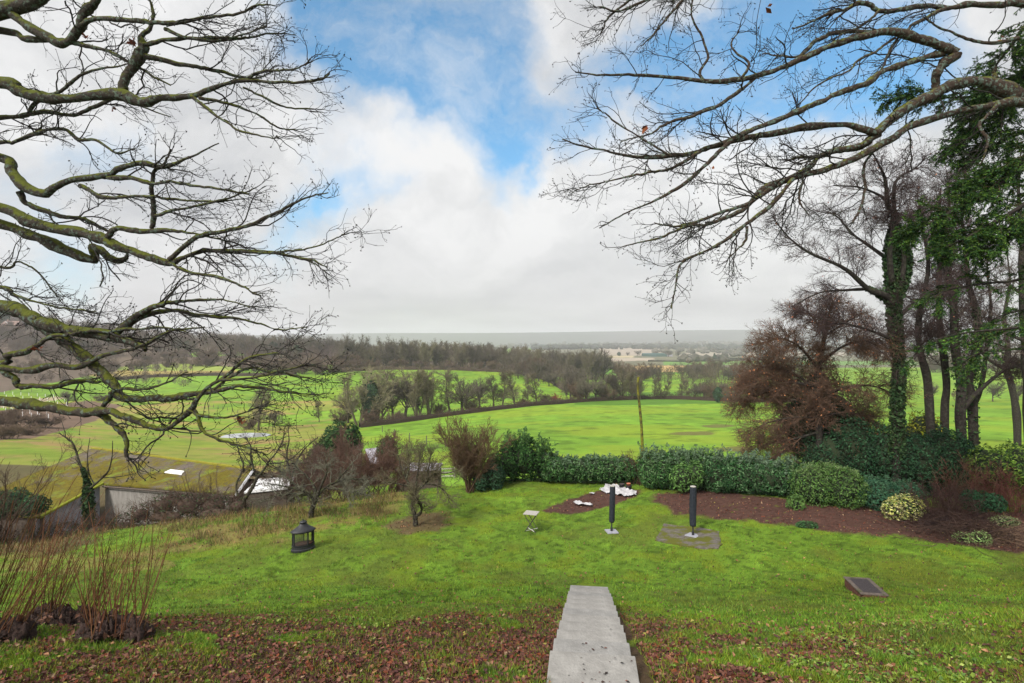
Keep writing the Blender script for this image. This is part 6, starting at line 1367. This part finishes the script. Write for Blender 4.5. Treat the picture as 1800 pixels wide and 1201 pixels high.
# -- the mass of thinner trees behind and between them
def twigwood(label, items, seed, col, cat='wood'):
    rng = np.random.default_rng(seed); V = []; Cc = []
    for (u0, u1, d0, d1, n, h) in items:
        for k in range(n):
            u = rng.uniform(u0, u1); d = rng.uniform(d0, d1); b = gp(u, d); hh = h*rng.uniform(.6, 1.25); m = 200
            t = rng.random(m); a = nrm(rng.normal(0, 1, (m, 3)))*np.array([.42, .42, .46])*hh*rng.random((m, 1))**.4
            p = b+[0, 0, hh*.52]+a; dr = nrm(a*[1, 1, .6]+[0, 0, hh*.45]+rng.normal(0, .16*hh, (m, 3)))
            ln = rng.uniform(.10, .26, (m, 1))*hh; w_ = nrm(np.cross(dr, rng.normal(0, 1, (m, 3))))*rng.uniform(.05, .13, (m, 1))*d/450
            V.append(np.stack([p-w_, p+w_, p+dr*ln], 1).reshape(-1, 3)); Cc.append(np.tile(np.array(col)*rng.uniform(.65, 1.35)*[1, rng.uniform(.92, 1.08), rng.uniform(.9, 1.1)], (m*3, 1)))
            for q in range(3):
                w2 = np.array([.12*d/450, 0, 0]); o_ = rng.normal(0, .06*hh, 3)*[1, 1, 0]
                V.append(np.array([b-w2+o_, b+w2+o_, b+o_*2.2+[0, 0, hh*.7]])); Cc.append(np.tile(np.array(col)*.6, (3, 1)))
    V = np.concatenate(V)
    return tag(mesh('distant_wood', V, np.arange(len(V)).reshape(-1, 3), M_FAR, None, False, np.clip(np.concatenate(Cc), .01, 1)), label, cat, kind='stuff')
twigwood('purple-grey bare woodland massed over the left hillside', [(-80, 440, 420, 700, 330, 12), (-60, 330, 360, 430, 90, 7), (380, 640, 400, 560, 130, 12), (-90, 340, 285, 370, 130, 3.6), (-60, 160, 380, 460, 60, 9)], 521, (.092, .068, .058))
twigwood('grey-brown undergrowth and thinner trees inside the ridge wood', [(600, 1065, 368, 440, 190, 12), (880, 1010, 300, 370, 50, 9), (560, 1010, 340, 366, 60, 4)], 522, (.095, .076, .060))
twigwood('olive-brown scrub and saplings along the hedges beyond the bright field', [(990, 1130, 200, 262, 46, 6.5), (1210, 1440, 205, 270, 60, 6.5), (1090, 1440, 330, 420, 60, 9), (600, 960, 150, 200, 0, 4)], 523, (.090, .076, .052))
# -- left valley floor
for (u, vb, vt, kd, wd, lab) in [(455, 757, 668, 'alder', 1.3, 'tall narrow bare tree standing by the pond'), (482, 752, 718, 'oak', 1.2, 'small round bare tree right of the pond'), (438, 755, 728, 'scrub', 1.2, 'low bush on the far bank of the pond'),
    (561, 742, 702, 'alder', 1.2, 'slender pale tree alone in the field left of the stream row'), (22, 752, 700, 'scrub', 1.3, 'pale bare bush at the left edge beside the vineyard'), (78, 752, 726, 'scrub', 2.0, 'purple-brown bush at the corner of the vineyard'), (55, 765, 742, 'scrub', 1.6, 'low brown scrub at the vineyard corner'), (10, 772, 742, 'scrub', 1.6, 'low brown scrub at the left edge of the meadow'),
    (118, 712, 682, 'oak', 1.3, 'round bare tree at the top of the vineyard'), (180, 705, 690, 'scrub', 1.8, 'dark brown bush on the bank above the meadow'), (215, 705, 692, 'scrub', 1.8, 'dark brown bush at the right end of the meadow bank'), (-40, 760, 700, 'scrub', 1.3, 'bare bush beyond the left edge')]:
    b = onground(u, vb, 70); tree(kd, u, b[1], hpx(vb, vt, b[1]), lab, None, wd, kd != 'alder')
# -- lone trees and farm far out on the plain
for (u, d, h, kd, lab) in [(1310, 1150, 16, 'oak', 'lone round tree far out on the plain below the hills'), (1256, 1000, 9, 'fir', 'small dark lone tree far out on the plain'), (1088, 1150, 9, 'evergreen', 'dark tree left of the far farm building'), (1103, 1150, 9, 'oak', 'bare tree left of the far farm building'), (1120, 1150, 13, 'oak', 'bare tree hiding the end of the far farm building'), (1175, 1080, 13, 'oak', 'bare tree right of the far farm building'), (1192, 1080, 12, 'oak', 'second bare tree right of the far farm building')]:
    tree(kd, u, d, h, lab, None, 1.5)
# field hedges: low dark strips following the fields
def fieldhedge(label, pts, h, w_, col, n, seed, dmin=60):
    rng = np.random.default_rng(seed)
    g_ = np.array([onground(u, v, dmin) for u, v in pts]); q = smooth_path(g_, 240)
    q[:, 2] = zg(q[:, 0], q[:, 1]); L = np.r_[0, np.cumsum(np.linalg.norm(np.diff(q, axis=0), axis=1))]
    t = rng.uniform(0, L[-1], n); p = np.stack([np.interp(t, L, q[:, k]) for k in range(3)], 1)
    hh = h*(.75+.5*fbm(t/6, t*0, 3, seed)); 
    p[:, :2] += rng.normal(0, w_*.4, (n, 2)); p[:, 2] += rng.random(n)**.8*hh
    d = nrm(rng.normal(0, .5, (n, 3))+[0, 0, .9]); ln = rng.uniform(.35, .9, n)[:, None]; s_ = nrm(np.cross(d, rng.normal(0, 1, (n, 3))))*.045*np.clip(p[:, 1:2]/150, 1, 2.5)
    v = np.stack([p-s_, p+s_, p+d*ln], 1).reshape(-1, 3)
    # woody core
    m = 240; nx = nrm(np.stack([-np.gradient(q[:, 1]), np.gradient(q[:, 0]), np.zeros(m)], 1)); hc = h*(.55+.4*fbm(L/5, L*0, 3, seed))
    sec = [(-.5, -.1), (-.42, .6), (-.2, .95), (.2, .95), (.42, .6), (.5, -.1)]
    cv = np.stack([q+nx*w_*a+np.stack([np.zeros(m), np.zeros(m), hc*b_], 1) for a, b_ in sec], 1).reshape(-1, 3)
    i = (np.arange(m-1)[:, None]*6+np.arange(5)[None]).ravel(); Qc = np.stack([i, i+1, i+7, i+6], 1)+len(v)
    c = np.concatenate([np.repeat(pick(rng, n, [col, tuple(x*.7 for x in col), tuple(x*1.3 for x in col)], .15), 3, 0), np.tile(np.array(col)*.6, (len(cv), 1))])
    return tag(mesh('field_hedge', np.concatenate([v, cv]), [np.arange(3*n).reshape(-1, 3), Qc], M_FAR, None, False, c), label, 'hedge')
fieldhedge('brown winter hedge curving along the far edge of the bright field', [(632, 752), (700, 744), (800, 730), (900, 718), (1000, 709), (1080, 704), (1180, 702), (1290, 706.5), (1400, 708)], 1.7, 1.3, (.075, .052, .040), 9000, 501)
fieldhedge('dark hedge below the straw-coloured hillside strip on the left', [(180, 670), (260, 664), (350, 661), (430, 661), (520, 658)], 2.2, 2., (.085, .06, .048), 3500, 502, 150)
fieldhedge('brown hedge along the top of the upper green field', [(600, 655), (700, 650), (800, 651), (900, 656), (960, 670), (1000, 690)], 2.2, 2., (.085, .06, .046), 4500, 503, 150)
fieldhedge('thin dark hedge crossing the plain beyond the second tree line', [(1140, 636), (1220, 636), (1300, 634), (1400, 634)], 3, 3., (.055, .055, .04), 2500, 504, 300)
fieldhedge('far dark hedge between the pale fields on the plain', [(1200, 628), (1260, 627), (1340, 625), (1420, 625)], 3.5, 4., (.055, .06, .05), 2500, 505, 300)
# far woods: masses of bare trees nobody could count
def farwood(label, items, seed, col):
    rng = np.random.default_rng(seed); V = []; Fs = []; Cc = []; o = 0
    for (u0, u1, d0, d1, n, h) in items:
        u = rng.uniform(u0, u1, n); d = rng.uniform(d0, d1, n); x = (u-U0)/F*d; z = zg(x, d)
        for k in range(n):
            hh = h*rng.uniform(.6, 1.25)
            v, f = lumpy((x[k], d[k], z[k]+hh*.45), (hh*rng.uniform(.5, 1.1), hh*.7, hh*.55), seed+k, 2, .5, 2.2)
            V.append(v); Fs.append(f+o); o += len(v); Cc.append(np.tile(np.array(col)*rng.uniform(.7, 1.3), (len(v), 1)))
    return tag(mesh('far_wood', np.concatenate(V), np.concatenate(Fs), M_FAR, None, False, np.concatenate(Cc)), label, 'wood', kind='stuff')
farwood('distant dark belt of woodland above the pale fields', [(935, 1360, 2050, 2500, 190, 15), (1000, 1400, 1750, 2000, 60, 12), (935, 1020, 1850, 2000, 30, 15)], 511, (.050, .055, .045))
farwood('hazy broken woods and hedges on the far plain', [(880, 1420, 2600, 3300, 240, 13), (1150, 1420, 1350, 1700, 70, 10), (1400, 2300, 900, 2600, 200, 13), (1200, 1420, 700, 1150, 26, 8), (500, 900, 1400, 2800, 120, 14)], 512, (.075, .07, .058))
# far farm building
fb = gp(1150, 1120); farm = empty('farm_building', tuple(fb), 0, 'long low dark green farm building far out on the plain', 'building')
M_TEAL = pmat('green_cladding', (.03, .07, .065), (.04, .085, .08), .5, .7)
bmobj('wall', lambda bm: box(bm, (0, 0, 2.2), (46, 16, 4.4)), M_TEAL, farm)
def gable(bm, x0, x1, y0, y1, z0, z2, ov=.4):
    ym = (y0+y1)/2
    a = [bm.verts.new(p) for p in ((x0-ov, y0-ov, z0), (x1+ov, y0-ov, z0), (x1+ov, ym, z2), (x0-ov, ym, z2), (x1+ov, y1+ov, z0), (x0-ov, y1+ov, z0))]
    bm.faces.new((a[0], a[1], a[2], a[3])); bm.faces.new((a[3], a[2], a[4], a[5])); bm.faces.new((a[0], a[3], a[5])); bm.faces.new((a[1], a[4], a[2]))
bmobj('roof', lambda bm: gable(bm, -23, 23, -8, 8, 4.43, 7.0), M_TEAL, farm)
bmobj('annexe', lambda bm: (box(bm, (30, 2, 1.6), (11, 9, 3.2)), gable(bm, 24.6, 35.4, -2.4, 6.4, 3.23, 4.8, .1)), M_SLATE, farm)
# house among the trees on the left hillside
hb_ = gp(22, 520); house = empty('hillside_house', tuple(hb_), math.radians(-12), 'brown-roofed house with a white gable edge on the left hillside', 'house')
M_HW = pmat('house_brick', (.20, .13, .10), (.26, .18, .14), 2, .9); M_HR = pmat('house_tiles', (.14, .09, .08), (.19, .13, .11), 2, .85)
M_GL = pmat('dark_glass', (.03, .035, .04), None, 2, .15, spec=.6)
bmobj('wall', lambda bm: box(bm, (0, 0, 3.0), (17, 9, 8)), M_HW, house)
rr_ = bmobj('roof', lambda bm: gable(bm, -8.5, 8.5, -4.5, 4.5, 7.03, 11.2), M_HR, house)
bmobj('wing', lambda bm: box(bm, (4, -6, 3.0), (6, 4, 8)), M_HW, house)
def wing(bm):
    a = [bm.verts.new(p) for p in ((.6, -8.4, 7.03), (4, -8.4, 10.4), (7.4, -8.4, 7.03), (.6, -2, 7.03), (4, -2, 10.4), (7.4, -2, 7.03))]
    bm.faces.new((a[0], a[1], a[4], a[3])); bm.faces.new((a[1], a[2], a[5], a[4])); bm.faces.new((a[0], a[2], a[1]))
bmobj('roof', wing, M_HR, house)
bmobj('bargeboard', lambda bm: (bar(bm, (.5, -8.5, 6.9), (4, -8.5, 10.4), .22, 4), bar(bm, (4, -8.5, 10.4), (7.5, -8.5, 6.9), .22, 4)), M_WHITE, house)
bmobj('chimney', lambda bm: box(bm, (-5, 0, 11.2), (1.2, 1.2, 2.6)), M_HW, rr_)
for x in (-6, -2.5, 4):
    w_ = bmobj('window', lambda bm: box(bm, (x, -8.03 if x == 4 else -4.53, 4.4), (1.6, .1, 1.5)), M_WHITE, house); bmobj('pane', lambda bm: box(bm, (x, -8.09 if x == 4 else -4.59, 4.4), (1.35, .06, 1.25)), M_GL, w_)
# pond
def water():
    m = bpy.data.materials.new('pond_water'); m.use_nodes = True; T = NT(m.node_tree)
    b = T.add('ShaderNodeBsdfPrincipled', {'Base Color': (.34, .35, .35, 1), 'Roughness': .03, 'Specular IOR Level': .9, 'IOR': 1.6})  # pale base colour painted in to strengthen the sky's reflection
    T.add('ShaderNodeOutputMaterial', {'Surface': b.outputs[0]}); return m
pa = np.linspace(0, 2*np.pi, 48, endpoint=False)
pr = np.stack([pc[0]+np.cos(pa)*4.9*(1+.12*np.sin(3*pa)), pc[1]+np.sin(pa)*6.0*(1+.1*np.cos(2*pa)), np.full(48, POND_Z)], 1)
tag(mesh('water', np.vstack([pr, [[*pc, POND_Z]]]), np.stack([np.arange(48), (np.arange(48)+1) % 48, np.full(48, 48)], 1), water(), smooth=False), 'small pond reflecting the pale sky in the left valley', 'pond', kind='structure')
# vineyard guards and fences
M_GUARD = pmat('white_guard', (.62, .63, .64), (.75, .75, .76), 5, .6); M_POST = pmat('grey_post', (.07, .06, .05), (.12, .105, .09), 8, .85)
gm = bmobj('vine_guard', lambda bm: bar(bm, (0, 0, -.1), (0, 0, 1.2), .085, 6), M_GUARD)
first = True
for r in range(7):
    v0_ = 692+r*6.5
    for k in range(9-(r > 4)*3):
        u = -6+k*14.5+r*3+RT.uniform(-1.5, 1.5); b = onground(u, v0_+k*1.0, 120)
        o = gm if first else copy_tree(gm); first = False
        o.location = b; tag(o, 'white tube guard in the rows of young vines at the left edge', 'plant guard', 'white guards in the vineyard rows')
def fence(label, pts, n, h, dmin=60):
    g_ = np.array([onground(u, v, dmin) for u, v in pts]); q = smooth_path(g_, n); q[:, 2] = zg(q[:, 0], q[:, 1]); b = q[0]
    r = empty('field_fence', tuple(b), 0, label, 'fence')
    for p in q: bmobj('post', lambda bm: bar(bm, p-b-[0, 0, .2], p-b+[0, 0, h], .075, 6), M_POST, r)
    for z in (.45, .9): 
        if z < h: bmobj('wire', lambda bm: [bar(bm, a-b+[0, 0, z], c-b+[0, 0, z], .012, 3) for a, c in zip(q, q[1:])], M_POST, r)
fence('post and wire fence along the right side of the vineyard', [(60, 740), (100, 727), (140, 713), (186, 703)], 12, 1.6)
fence('row of short fence posts above the pond', [(360, 714), (400, 722), (445, 731), (480, 733)], 16, 1.1)
fence('fence along the top of the vineyard', [(-20, 693), (30, 690), (80, 688), (120, 684)], 9, 1.8)
fence('few old fence posts along the near edge of the bright field', [(672, 760), (720, 775), (783, 786)], 5, 1.3, 45)
# ---------------------------------------------------------------- winter haze filling the valley
hz = bpy.data.materials.new('haze'); hz.use_nodes = True; T = NT(hz.node_tree)
vol = T.add('ShaderNodeVolumePrincipled', {'Color': (.93, .95, 1.0, 1), 'Density': HAZE, 'Anisotropy': .2}) if (HAZE := .00020) else None
T.add('ShaderNodeOutputMaterial', {'Volume': vol.outputs[0]})
zlo = float(Z.min())-1.5; zhi = float(Z.max())+30
ho = bmobj('haze', lambda bm: box(bm, (0, 3700, (zlo+zhi)/2), (56000, 7700, zhi-zlo)), hz)
tag(ho, 'thin grey winter haze over the valley', 'haze', kind='stuff')
